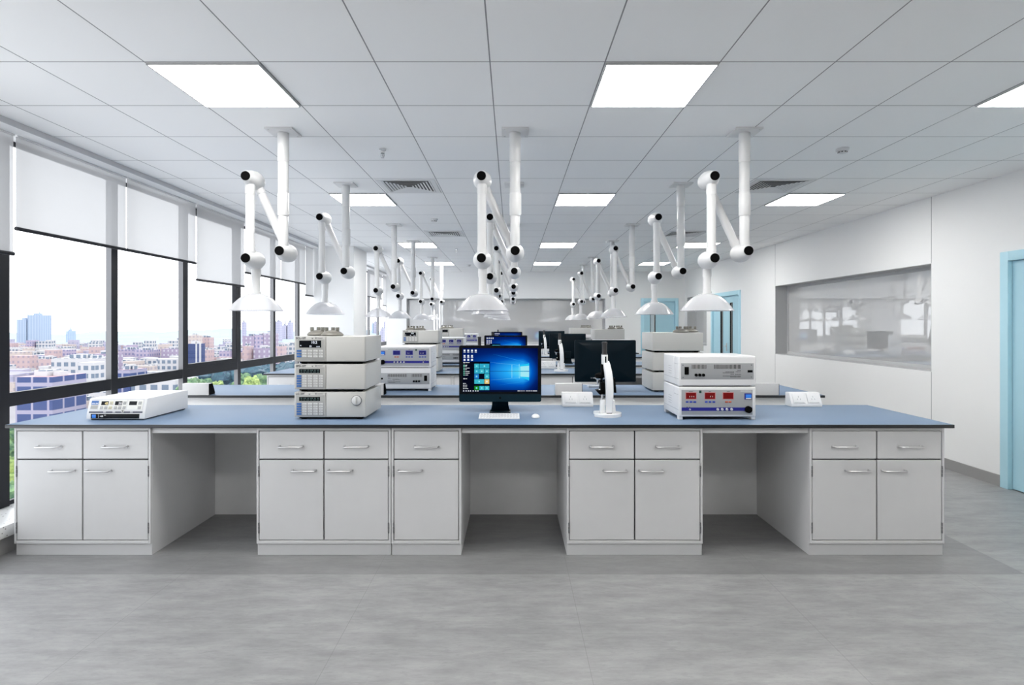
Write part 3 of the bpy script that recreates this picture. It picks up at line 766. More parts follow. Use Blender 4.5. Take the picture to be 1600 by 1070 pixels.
# many-necked flasks on top of the stacks -----------------------------------------------------
def make_flask():
    t = thing('reagent_flask', '', 'flask', (0, 0, 0), 0, 'grey many-necked flasks')
    bm = bmesh.new(); lathe(bm, [(0.030, 0.0), (0.068, 0.001), (0.076, 0.006), (0.074, 0.012), (0.064, 0.022), (0.048, 0.032), (0.028, 0.038), (0.004, 0.040)], n=32); obj('flask_body', bm, FLASK, t)
    for c, s in ((-0.038, -0.012), (0.0, 0.014), (0.038, -0.012)):
        bm = bmesh.new()
        lathe(bm, [(0.011, 0.026), (0.011, 0.036)], (c, s, 0), n=14)
        nk = obj('neck', bm, FLASK, t)
        bm = bmesh.new(); lathe(bm, [(0.0135, 0.036), (0.0135, 0.058), (0.012, 0.060)], (c, s, 0), n=16); obj('cap', bm, CAPD, nk)
    return t
fl = None
for k in range(6):
    zt = ZB + 2 * LH2 + LH + 0.0165
    pos = [(-1.392, 4.13, 'left'), (-1.250, 4.01, 'right')] if k % 2 == 0 else [(1.640, 5.60, 'left'), (1.775, 5.72, 'right')]
    for x, y, s in pos:
        lb = 'grey flask with dark caps, %s one atop the instrument stack on %s' % (s, BN[k])
        yy = y + PITCH * (k // 2)
        if fl is None: fl = make_flask(); fl.location = (x, yy, zt); fl['label'] = lb
        else: dup(fl, (x, yy, zt), 0, lb)

# power supply units -----------------------------------------------------
PW, PD = 0.52, 0.385
def make_psu(face, colour, lower, mirror, detail=True):
    """face 'front' shows displays, 'rear' shows vents; origin bottom centre of the near face"""
    FLIP[0] = mirror
    hgt = 0.222 if lower else 0.204
    t = thing('power_supply', '', 'power supply', (0, 0, 0), 0, 'stacked power supplies')
    w = PW / 2; zb = 0.020 if lower else 0.003
    bm = bmesh.new()
    box(bm, -w, w, 0.0, 0.11, zb, hgt, 0, 0.010, 3); box(bm, -w - 0.0005, w + 0.0005, 0.112, PD, zb, hgt + 0.001, 0, 0.010, 3)
    for s in (-1, 1): box(bm, s * (w - 0.004) - 0.003, s * (w - 0.004) + 0.003, 0.10, 0.12, zb + 0.01, hgt - 0.012)
    obj('housing', bm, PSUW, t)
    bm = bmesh.new()
    for s in (-1, 1):
        xs = s * (w + 0.0003)
        for zz, y0, y1 in ((hgt - 0.055, 0.012, 0.112), (zb + 0.045, 0.0, PD - 0.02)): box(bm, xs - 0.0006, xs + 0.0006, y0, y1, zz, zz + 0.0022)
        for q in range(4): box(bm, xs - 0.0006, xs + 0.0006, 0.17, 0.25, zb + 0.07 + q * 0.017, zb + 0.0725 + q * 0.017)
    obj('side_grooves', bm, PSUP, t)
    bm = bmesh.new()
    for sx in (-1, 1):
        for y0 in (0.006, PD - 0.05): box(bm, sx * (w - 0.015) - 0.0135, sx * (w - 0.015) + 0.0135, y0, y0 + 0.04, 0, zb + 0.01, 0, 0.002)
    obj('feet', bm, PSUW, t)
    bm = bmesh.new(); box(bm, -w + 0.03, w - 0.03, 0.02, PD - 0.04, zb - 0.004, zb + 0.004); obj('underside', bm, BLACK, t)
    U = lambda u: -w + (u - 315) / 1200.0 * PW
    y = -0.0008
    if face == 'front':
        Z = lambda v: hgt - (v - 50) / 10 / 232.3           # v in tenths of a photo pixel
        bm = bmesh.new(); box(bm, U(358), U(1462), y, 0.004, Z(487), Z(95), 0, 0.0005); box(bm, U(350), U(1470), y + 0.0006, 0.003, Z(495), Z(88), 1)
        fp = obj('face_plate', bm, [PSUP, PSUW], t)
        bm = bmesh.new(); box(bm, U(360), U(1460), y - 0.0006, y + 0.001, Z(425), Z(372)); obj('stripe', bm, NAVY, fp, label='navy blue stripe')
        for i, (a, b) in enumerate(((420, 590), (715, 885), (998, 1168))):
            bm = bmesh.new(); box(bm, U(a), U(b), y - 0.0012, y + 0.001, Z(243), Z(137), 1); box(bm, U(a + 8), U(b - 8), y - 0.0018, y, Z(236), Z(144), 0)
            for q in range(3 if i == 0 else 2 if i == 1 else 0): box(bm, U(a + 62 + q * 32 + (28 if i == 1 else 0)), U(a + 68 + q * 32 + (28 if i == 1 else 0)), y - 0.0022, y - 0.001, Z(210), Z(190), 2)
            obj('display', bm, [RED if colour == 'red' else BLUED, REDF if colour == 'red' else BLUEF, INKW], fp)
        for i, (a, b, m_) in enumerate(((425, 465, BBTN), (483, 525, BBTN), (542, 585, BBTN), (720, 762, BBTN), (780, 820, BBTN), (838, 880, BBTN), (1035, 1080, OBTN), (1090, 1132, OBTN))):
            bm = bmesh.new(); box(bm, U(a), U(b), y - 0.003, y + 0.001, Z(298), Z(272), 0, 0.0008); obj('button', bm, m_, fp)
        for u, r in ((487, 14), (918, 20), (988, 20), (1060, 20), (1132, 20)):
            bm = bmesh.new(); rr = r / 10 / 232.3; lathe(bm, [(rr, 0.002), (rr, -0.008), (rr * 0.8, -0.010)], (U(u), y, Z(400)), 'y', 14); obj('small_knob', bm, KEYG, fp)
        bm = bmesh.new(); lathe(bm, [(0.0235, 0.002), (0.0225, -0.018), (0.019, -0.021)], (U(1393), y, Z(402)), 'y', 28); obj('round_knob', bm, BLACK, fp, label='large round black knob')
        bm = bmesh.new(); box(bm, U(1335), U(1450), y - 0.003, y + 0.001, Z(247), Z(150), 0, 0.002); box(bm, U(1352), U(1440), y - 0.005, y - 0.002, Z(222), Z(168), 1, 0.001); box(bm, U(1355), U(1438), y - 0.0045, y - 0.002, Z(238), Z(226), 2)
        obj('power_switch', bm, [NAVY, SWB, INKW], fp, label='blue illuminated power switch')
        bm = bmesh.new(); box(bm, U(630), U(667), y - 0.001, y + 0.001, Z(148), Z(108), 0); obj('indicator', bm, mat('indicator_green', (0.005, 0.05, 0.035), 0.4), fp)
        bm = bmesh.new()
        for a, b in ((470, 535), (780, 815), (1062, 1108)): box(bm, U(a), U(b), y - 0.0004, y + 0.001, Z(128), Z(122))
        box(bm, U(437), U(452), y - 0.0008, y + 0.001, Z(372), Z(362)); box(bm, U(478), U(490), y - 0.0008, y + 0.001, Z(372), Z(362))
        obj('printed_marks', bm, INK, fp)
        bm = bmesh.new(); box(bm, U(1275), U(1440), y - 0.0004, y + 0.001, Z(126), Z(104)); obj('name_strip', bm, mat('name_strip', (0.55, 0.55, 0.55), 0.5), fp)
    else:
        Z = lambda v: hgt - (v - 90) / 10 / 232.3
        bm = bmesh.new(); box(bm, U(350), U(1480), y, 0.004, Z(455), Z(202), 0, 0.0005)
        fp = obj('face_plate', bm, PSUP, t)
        for a, b in ((520, 752), (865, 1292)):
            bm = bmesh.new(); n = int((b - a) / 19)
            for q in range(n):
                u0 = a + q * (b - a) / n; box(bm, U(u0), U(u0 + 10), y - 0.0008, y + 0.001, Z(290), Z(225))
                box(bm, U(u0 + 11.5), U(u0 + 17), y - 0.001, y + 0.001, Z(290), Z(225), 1)
            obj('vent_grille', bm, [SLOT, KEYG], fp)
        bm = bmesh.new(); box(bm, U(405), U(470), y - 0.004, y + 0.001, Z(380), Z(260), 0, 0.001); obj('inlet_socket', bm, BLACK, fp)
        bm = bmesh.new(); box(bm, U(1386), U(1462), y - 0.002, y + 0.001, Z(347), Z(310)); obj('data_port', bm, BLACK, fp)
        for u in (583, 640, 698):
            bm = bmesh.new(); lathe(bm, [(0.0098, 0.002), (0.0095, -0.010), (0.008, -0.012)], (U(u), y, Z(386)), 'y', 18); obj('fuse_holder', bm, BLACK, fp)
        bm = bmesh.new()
        for a, b, v in ((1222, 1282, 315), (1040, 1180, 337), (1200, 1282, 337), (1000, 1180, 352), (1120, 1175, 377), (1190, 1282, 377), (1000, 1282, 402), (1115, 1280, 417)):
            q = a
            while q < b - 4:
                l = min(b - q, 10 + (q * 7 % 13)); box(bm, U(q), U(q + l), y - 0.0004, y + 0.001, Z(v + 4), Z(v - 4)); q += l + 4
        for u, v in ((380, 232), (382, 424), (1445, 230), (1443, 418)): lathe(bm, [(0.003, 0.001), (0.003, -0.0012)], (U(u), y, Z(v)), 'y', 10)
        obj('printed_marks', bm, INK, fp)
    FLIP[0] = False
    return t
PX, PY = 1.383, 3.880
for k in range(6):
    yo = PITCH * (k // 2)
    for lower in (True, False):
        if k % 2 == 0:
            face = 'front' if lower else 'rear'; col = 'red'; x, y = PX, PY + yo
            lb = ('white power supply with red displays, lower of the pair on %s' if lower else 'white power supply showing its vented rear, upper of the pair on %s') % BN[k]
        else:
            face = 'rear' if lower else 'front'; col = 'blue'; x, y = -1.04, 5.555 + yo
            lb = ('white power supply showing its vented rear, lower of the pair on %s' if lower else 'white power supply with dark blue displays, upper of the pair on %s') % BN[k]
        key = ('psu', lower, k % 2)
        z = ZB if lower else ZB + 0.2255
        if key not in protos: p = make_psu(face, col, lower, k % 2 == 1); protos[key] = p; p.location = (x, y, z); p['label'] = lb
        else: dup(protos[key], (x, y, z), 0, lb)

# bench-top electrophoresis unit (white slope-fronted) -----------------------------------------------------
def make_slope():
    t = thing('control_unit', '', 'lab instrument')
    w = 0.196; hh, d = 0.142, 0.52
    prof = [(0.0, 0.008), (0.004, 0.045), (0.034, hh), (d, hh + 0.002), (d, 0.008)]
    bm = bmesh.new(); prism(bm, prof, 'x', -w, w, 0, 0.006); obj('housing', bm, PSUW, t)
    bm = bmesh.new(); box(bm, -w + 0.02, w - 0.02, 0.02, d - 0.01, 0, 0.012); obj('feet', bm, BLACK, t)
    # sloped control panel in (u 0..1, v 0..1) of the slope
    a = Vector((0, 0.0046, 0.047)); b = Vector((0, 0.0334, hh - 0.003)); dv = (b - a); n = Vector((0, -dv.z, dv.y)).normalized(); L_ = dv.length; du = dv.normalized()
    mt = Matrix(((1, 0, 0, a.x), (0, du.y, n.y, a.y), (0, du.z, n.z, a.z), (0, 0, 0, 1)))
    U = lambda u: -w + 0.012 + u * (2 * w - 0.024)
    def pbox(bm, u0, u1, v0, v1, h0, h1, mi=0, r=0):
        q = bmesh.new(); box(q, U(u0), U(u1), v0 * L_, v1 * L_, h0, h1, mi, r); merge(bm, q, None, mt)
    bm = bmesh.new(); pbox(bm, 0.015, 0.985, 0.17, 0.985, -0.001, 0.0012, 0); pl = obj('control_panel', bm, mat('panel_pale', (0.62, 0.62, 0.63), 0.4), t)
    bm = bmesh.new(); pbox(bm, 0.17, 0.42, 0.23, 0.93, 0.001, 0.0018); pbox(bm, 0.435, 0.67, 0.23, 0.93, 0.001, 0.0018); pbox(bm, 0.685, 0.965, 0.23, 0.93, 0.001, 0.0018); obj('panel_fields', bm, mat('panel_cream', (0.74, 0.74, 0.70), 0.4), pl)
    bm = bmesh.new(); pbox(bm, 0.022, 0.15, 0.60, 0.86, 0.001, 0.002, 0); pbox(bm, 0.03, 0.09, 0.655, 0.70, 0.0015, 0.0024, 1); pbox(bm, 0.10, 0.145, 0.655, 0.70, 0.0015, 0.0024, 1); pbox(bm, 0.022, 0.15, 0.30, 0.55, 0.001, 0.002, 2); obj('name_plate', bm, [LCB, INKW, LCP], pl)
    for i, (u0, u1) in enumerate(((0.205, 0.335), (0.455, 0.585), (0.715, 0.855))):
        bm = bmesh.new(); pbox(bm, u0, u1, 0.56, 0.83, 0.0015, 0.0026); dsp = obj('display', bm, BLACKG, pl)
        if i < 2:
            bm = bmesh.new(); q = text_bm('45' if i == 0 else '50', 0.022, U(u0 + 0.065), 0, 0)
            for v in q.verts: v.co = Vector((v.co.x, 0.60 * L_ + v.co.z, 0.0029))
            merge(bm, q, None, mt); obj('display_digits', bm, emat('digit_amber', (1.0, 0.85, 0.45), 1.0) if i == 0 else emat('digit_pale', (0.85, 0.85, 0.9), 0.9), dsp, smooth=False)
    KY = mat('key_cream', (0.55, 0.50, 0.32), 0.5)
    for u, v, m_ in ((0.36, 0.60, KY), (0.195, 0.27, LCP), (0.275, 0.27, LCP), (0.355, 0.27, KY), (0.605, 0.60, LCP), (0.45, 0.27, LCP), (0.53, 0.27, LCP), (0.61, 0.27, LCP), (0.885, 0.60, LCP), (0.885, 0.27, LCP)):
        bm = bmesh.new(); pbox(bm, u, u + 0.055, v, v + 0.21, 0.0015, 0.004, 0, 0.0008); pbox(bm, u + 0.012, u + 0.043, v + 0.06, v + 0.13, 0.003, 0.0044, 1); obj('key', bm, [m_, PSUP], pl)
    bm = bmesh.new(); pbox(bm, 0.01, 0.985, 0.015, 0.12, 0.0, 0.0016, 0); 
    for u in (0.27, 0.44, 0.76): pbox(bm, u, u + 0.05, 0.05, 0.085, 0.001, 0.002, 1)
    obj('dark_stripe', bm, [mat('stripe_slate', (0.06, 0.065, 0.10), 0.4), INKW], t)
    bm = bmesh.new(); pbox(bm, 0.595, 0.645, 0.05, 0.22, 0.0015, 0.0035, 0); pbox(bm, 0.612, 0.63, 0.10, 0.17, 0.003, 0.004, 1); obj('badge', bm, [LCG, BLACK], t)
    a = -0.0022
    bm = bmesh.new(); q = bmesh.new(); box(q, -w + 0.032, w - 0.036, -0.001, 0.0055, 0.012, 0.0425); merge(bm, q); lp = obj('lower_panel', bm, BLACKG, t)
    bm = bmesh.new(); box(bm, -w + 0.040, -w + 0.066, -0.0025, 0, 0.016, 0.038, 0, 0.001); obj('rocker_switch', bm, SWB, lp, label='blue rocker switch')
    bm = bmesh.new(); lathe(bm, [(0.0055, 0), (0.0055, -0.004), (0.004, -0.005)], (-w + 0.110, -0.001, 0.027), 'y', 14)
    for zz in (0.019, 0.027, 0.035): box(bm, -w + 0.082, -w + 0.086, -0.0016, 0, zz - 0.0015, zz + 0.0015)
    box(bm, -w + 0.094, -w + 0.099, -0.0016, 0, 0.024, 0.03); box(bm, -w + 0.122, -w + 0.134, -0.0016, 0, 0.033, 0.036)
    obj('white_button', bm, INKW, lp)
    return t
sl = make_slope()
for k in (0, 2, 4):
    x, y = -2.66, 3.862 + PITCH * (k // 2)
    lb = 'low white slope-fronted unit with black displays, window end of ' + BN[k]
    if k == 0: sl.location = (x, y, ZB); tag(sl, lb, 'lab instrument', 'slope-fronted units')
    else: dup(sl, (x, y, ZB), 0, lb)

# desktop computers -----------------------------------------------------
def m_wall():
    """the lit wallpaper: deep blue with a bright window and its light beams, laid out on the screen's own coordinates"""
    m, nt, out = nodes('screen_wallpaper')
    tc = N(nt, 'ShaderNodeTexCoord'); s = N(nt, 'ShaderNodeSeparateXYZ'); nt.links.new(tc.outputs['Object'], s.inputs[0])
    u = M(nt, 'DIVIDE', M(nt, 'ADD', s.outputs[0], 0.275), 0.55); v = M(nt, 'DIVIDE', M(nt, 'SUBTRACT', s.outputs[2], 0.1513), 0.3173)
    dx = M(nt, 'SUBTRACT', u, 0.80); dy = M(nt, 'SUBTRACT', v, 0.46)
    right = M(nt, 'MAXIMUM', dx, 0.0); left = M(nt, 'MAXIMUM', M(nt, 'MULTIPLY', dx, -1.0), 0.0)
    d1 = M(nt, 'ADD', M(nt, 'MULTIPLY', right, 7.0), M(nt, 'MULTIPLY', left, 1.75))
    d2 = M(nt, 'MULTIPLY', M(nt, 'ABSOLUTE', dy), M(nt, 'ADD', 2.9, M(nt, 'MULTIPLY', left, -1.2)))
    g = M(nt, 'POWER', 2.718, M(nt, 'MULTIPLY', M(nt, 'ADD', M(nt, 'POWER', d1, 1.5), M(nt, 'POWER', d2, 2.0)), -1.0))
    r = N(nt, 'ShaderNodeValToRGB'); cr = r.color_ramp
    cr.elements[0].color = (0.0005, 0.003, 0.045, 1); cr.elements[1].color = (0.10, 0.72, 1.0, 1)
    for p, c in ((0.02, (0.0005, 0.003, 0.045)), (0.18, (0.001, 0.018, 0.17)), (0.45, (0.0, 0.10, 0.55)), (0.8, (0.02, 0.42, 0.98))):
        e = cr.elements.new(p); e.color = (*c, 1)
    nt.links.new(g, r.inputs[0])
    e = N(nt, 'ShaderNodeEmission'); nt.links.new(r.outputs[0], e.inputs[0]); e.inputs[1].default_value = 0.95
    nt.links.new(e.outputs[0], out.inputs[0]); return m
WP = m_wall()
SCR = {n: emat('screen_' + n, c, 0.9) for n, c in dict(black=(0.002, 0.003, 0.012), cyan=(0.03, 0.42, 0.62), teal=(0.05, 0.52, 0.66), azure=(0.02, 0.22, 0.62), amber=(0.85, 0.62, 0.22), green=(0.01, 0.25, 0.02), white=(0.9, 0.95, 1.0), pale=(0.25, 0.85, 0.95), beam=(0.02, 0.33, 0.92), beam2=(0.16, 0.66, 1.0), pane=(0.02, 0.62, 1.0), paneb=(0.40, 0.90, 1.0), mint=(0.2, 0.65, 0.5), bar=(0.003, 0.006, 0.03)).items()}
SN = list(SCR); SM = [SCR[n] for n in SN]
def make_computer():
    t = thing('desktop_computer', '', 'computer', (0, 0, 0), 0, 'all-in-one desktop computers')
    w, z0, z1 = 0.30, 0.0775, 0.4885
    # origin: bench level under the screen's front plane
    bm = bmesh.new()
    P = rrect(-w, w, z0, z1, 0.013); prism(bm, P, 'y', 0.0, 0.012, 0)
    cx, cz = 0, (z0 + z1) / 2
    rings = []
    for s, yy in ((0.995, 0.0125), (0.93, 0.024), (0.75, 0.036), (0.45, 0.045), (0.15, 0.048)):
        rings.append([bm.verts.new((cx + (p[0] - cx) * s, yy, cz + (p[1] - cz) * s)) for p in P])
    for a, b in zip(rings, rings[1:]):
        for i in range(len(P)): bm.faces.new((a[i], a[(i + 1) % len(P)], b[(i + 1) % len(P)], b[i]))
    bm.faces.new(rings[-1]); bmesh.ops.recalc_face_normals(bm, faces=bm.faces[:])
    body = obj('monitor_body', bm, IMAC, t)
    bm = bmesh.new()
    for i, wd in enumerate((4, 3, 9, 9, 9, 4, 3, 5)):
        x = 0.165 - i * 0.0125 - 0.02
        box(bm, x - wd * 0.0011, x, 0.02, 0.0342, 0.116, 0.1225)
    obj('back_marking', bm, INKW, body, label='small white marking on the back')
    bm = bmesh.new(); prism(bm, rrect(-w + 0.001, w - 0.001, 0.1335, z1 - 0.001, 0.012), 'y', -0.0012, 0.0, 0); obj('bezel', bm, BLACKG, body)
    bm = bmesh.new(); prism(bm, rrect(-w + 0.001, w - 0.001, z0 + 0.001, 0.133, 0.012), 'y', -0.001, 0.0, 0); ch = obj('chin', bm, CHIN, body)
    # apple mark on the chin
    bm = bmesh.new(); pts = []
    for k in range(40):
        a = 2 * PI * k / 40; r = 0.0078 * (1 + 0.10 * math.cos(2 * a) * 0 - 0.16 * max(0, math.sin(a)) ** 10 - 0.08 * max(0, -math.sin(a)) ** 12)
        x, zz = r * 0.95 * math.cos(a), r * 1.05 * math.sin(a)
        d = math.hypot(x - 0.0098, zz - 0.0008)
        if d < 0.0042: s_ = 0.0042 / max(d, 1e-5); x, zz = 0.0098 + (x - 0.0098) * s_, 0.0008 + (zz - 0.0008) * s_
        pts.append((x, 0.106 + zz))
    prism(bm, pts, 'y', -0.0016, -0.0008, 0)
    prism(bm, [(0.0003, 0.1152), (0.0022, 0.1160), (0.0042, 0.1192), (0.0022, 0.1184)], 'y', -0.0016, -0.0008, 0)
    obj('fruit_logo', bm, BLACK, ch)
    # screen
    S0, S1, B0, B1 = -0.275, 0.275, 0.1513, 0.4686
    X = lambda u: S0 + (u - 172) / 908.0 * (S1 - S0)
    Z = lambda v: B1 - (v - 105) / 515.0 * (B1 - B0)
    bm = bmesh.new(); quad(bm, [(S0, -0.0016, B0), (S1, -0.0016, B0), (S1, -0.0016, B1), (S0, -0.0016, B1)])
    def q(pts, m_, d): quad(bm, [(X(a), -0.0016 - d, Z(b)) for a, b in pts], 1 + SN.index(m_))
    def rc(a, b, c, d_, m_, d): q([(a, d_), (b, d_), (b, c), (a, c)], m_, d)
    def ln(a, b, th, m_, d):
        dx, dy = b[0] - a[0], b[1] - a[1]; l = math.hypot(dx, dy); nx, ny = -dy / l * th, dx / l * th
        q([(a[0], a[1]), (b[0] - nx, b[1] - ny), (b[0] + nx, b[1] + ny), (a[0], a[1] + 0.6)], m_, d)
    q([(505, 378), (862, 296), (862, 372)], 'beam2', 0.0002) if False else None
    ln((505, 272), (975, 318), 2.2, 'beam2', 0.0002); ln((545, 176), (975, 280), 2.4, 'beam', 0.0002); ln((505, 482), (975, 446), 2.2, 'beam2', 0.0002); ln((620, 540), (975, 490), 2.4, 'beam', 0.0002)
    q([(862, 371), (862, 305), (975, 282), (975, 374)], 'pane', 0.0003); q([(868, 371), (868, 322), (975, 312), (975, 374)], 'paneb', 0.0004)
    q([(862, 446), (862, 383), (975, 382), (975, 486)], 'pane', 0.0003); q([(868, 440), (868, 384), (975, 382), (975, 446)], 'paneb', 0.0004)
    for a, b in (((768, 302), (768, 455)), ((855, 292), (855, 462))): rc(a[0] - 2, a[0] + 2, a[1], b[1], 'paneb', 0.0003)
    rc(505, 975, 376, 380, 'bar', 0.0006)
    rc(172, 503, 262, 600, 'black', 0.0006); rc(172, 1080, 600, 622, 'bar', 0.0006)
    T = 'teal'; tiles = [(315, 372, 288, 345, T), (378, 495, 288, 345, 'cyan'), (315, 372, 350, 405, 'cyan'), (376, 432, 350, 405, T), (437, 495, 350, 405, 'cyan'), (315, 370, 410, 466, 'azure'), (437, 495, 410, 466, T), (315, 432, 472, 526, T), (437, 495, 472, 526, 'amber'), (315, 370, 552, 600, 'green'), (376, 432, 552, 600, T), (437, 495, 552, 600, T)]
    for a, b, c, d_, m_ in tiles:
        rc(a, b, c, d_, m_, 0.0008); cx_, cy_ = (a + b) / 2, (c + d_) / 2 
        rc(cx_ - 9, cx_ + 9, cy_ - 9, cy_ + 9, 'pale' if m_ != 'amber' else 'white', 0.001)
    rc(378, 432, 412, 464, 'black', 0.001)
    for r_, cols in ((140, 4), (203, 3), (250, 3)):
        for c_ in range(cols):
            a = 186 + c_ * 45; rc(a, a + 22, r_ - 18, r_ + 4, 'white', 0.001); rc(a - 1, a + 25, r_ + 10, r_ + 15, 'white', 0.001) if r_ < 240 else None
    for v in (275, 306, 318, 340, 358, 380, 400, 422, 466): rc(184, 200, v - 6, v + 6, 'mint' if 290 < v < 440 else 'white', 0.001); rc(206, 206 + (52, 22, 34, 18, 44)[v % 5], v - 3, v + 3, 'white', 0.001)
    for v in (522, 543, 563, 584): rc(180, 196, v - 4, v + 4, 'white', 0.001); rc(202, 202 + (40, 10, 12, 26)[v % 4], v - 3, v + 3, 'white', 0.001)
    for a in (180, 210, 238, 262, 295, 325, 352): rc(a, a + 13, 604, 616, 'white', 0.001)
    for a, b in ((836, 864), (874, 884), (895, 905), (915, 922), (940, 958), (966, 984), (992, 1008), (1018, 1070)): rc(a, b, 606, 614, 'white', 0.001)
    obj('screen', bm, [WP] + SM, body, smooth=False)
    # stand
    bm = bmesh.new()
    A = [(-0.058, 0.10), (0.058, 0.10), (0.060, 0.05), (0.068, 0.014), (0.076, 0.006), (-0.076, 0.006), (-0.068, 0.014), (-0.060, 0.05)]
    ys = lambda z: 0.05 + 0.05 * (1 - z / 0.1)
    f = [bm.verts.new((x, ys(z) - 0.05, z)) for x, z in A]; g = [bm.verts.new((x, ys(z) - 0.042, z)) for x, z in A]
    bm.faces.new(f); bm.faces.new(g[::-1])
    for i in range(8): bm.faces.new((f[i], f[(i + 1) % 8], g[(i + 1) % 8], g[i]))
    for v in bm.verts:
        v.co.y += 0.0
    box(bm, -0.05, 0.05, 0.0, 0.05, 0.085, 0.20, 0, 0.004)
    box(bm, -0.077, 0.077, -0.04, 0.125, 0.0, 0.0065, 0, 0.002)
    bmesh.ops.recalc_face_normals(bm, faces=bm.faces[:])
    obj('stand', bm, IMAC, t)
    return t
comp = None
def make_keyboard():
    t = thing('keyboard', '', 'keyboard', (0, 0, 0), 0, 'white keyboards')
    w = 0.139
    bm = bmesh.new(); prism(bm, [(0, 0.0), (0, 0.007), (0.145, 0.019), (0.145, 0.0)], 'x', -w, w, 0, 0.002); obj('tray', bm, KEYW, t)
    bm = bmesh.new()
    for r in range(5):
        n = 13; y0 = 0.012 + r * 0.0262; zz = 0.0072 + y0 * 0.0828
        for c in range(n):
            x0 = -w + 0.008 + c * (2 * w - 0.016) / n + (r % 2) * 0.003
            if r == 0 and 4 <= c <= 7:
                if c == 4: box(bm, x0, x0 + 4 * (2 * w - 0.016) / n - 0.004, y0, y0 + 0.021, zz, zz + 0.0035)
                continue
            box(bm, x0, x0 + (2 * w - 0.016) / n - 0.004, y0, y0 + 0.021, zz, zz + 0.0035)
    obj('keys', bm, mat('key_caps', (0.70, 0.70, 0.71), 0.45), t)
    return t
def make_mouse():
    bm = bmesh.new(); t = bmesh.new(); bmesh.ops.create_uvsphere(t, u_segments=24, v_segments=14, radius=1)
    for v in t.verts:
        v.co.x *= 0.029; v.co.y *= 0.046; v.co.z = v.co.z * 0.022 if v.co.z > 0 else v.co.z * 0.003
        v.co.z += 0.003
    merge(bm, t); return obj('computer_mouse', bm, KEYW)
kb = ms = None
for k in range(6):
    yo = PITCH * (k // 2)
    if k % 2 == 0: x, y, rz = -0.0865, 4.205 + yo, 0
    else: x, y, rz = 0.915, 5.66 + yo, PI
    lb = ('black all-in-one computer with blue lit desktop facing us on %s' if k % 2 == 0 else 'dark back of an all-in-one computer on %s') % BN[k]
    if comp is None: comp = make_computer(); comp.location = (x, y, ZB); comp['label'] = lb
    else: dup(comp, (x, y, ZB), rz, lb)
    if k % 2 == 0: xk, yk = -0.088, 3.905 + yo
    else: xk, yk = 0.915, 5.97 + yo
    lb = 'flat white keyboard before the computer on ' + BN[k]
    if kb is None: kb = make_keyboard(); kb.location = (xk, yk, ZB); kb['label'] = lb
    else: dup(kb, (xk, yk, ZB), rz, lb)
    if k % 2 == 0: xm, ym = 0.163, 3.975 + yo
    else: xm, ym = 0.66, 5.90 + yo
    if ms is None: ms = make_mouse(); o = ms
    else: o = ms.copy(); C.objects.link(o)
    o.location = (xm, ym, ZB); o.rotation_euler = (0, 0, rz); tag(o, 'small white mouse beside the keyboard on ' + BN[k], 'mouse', 'white computer mice')

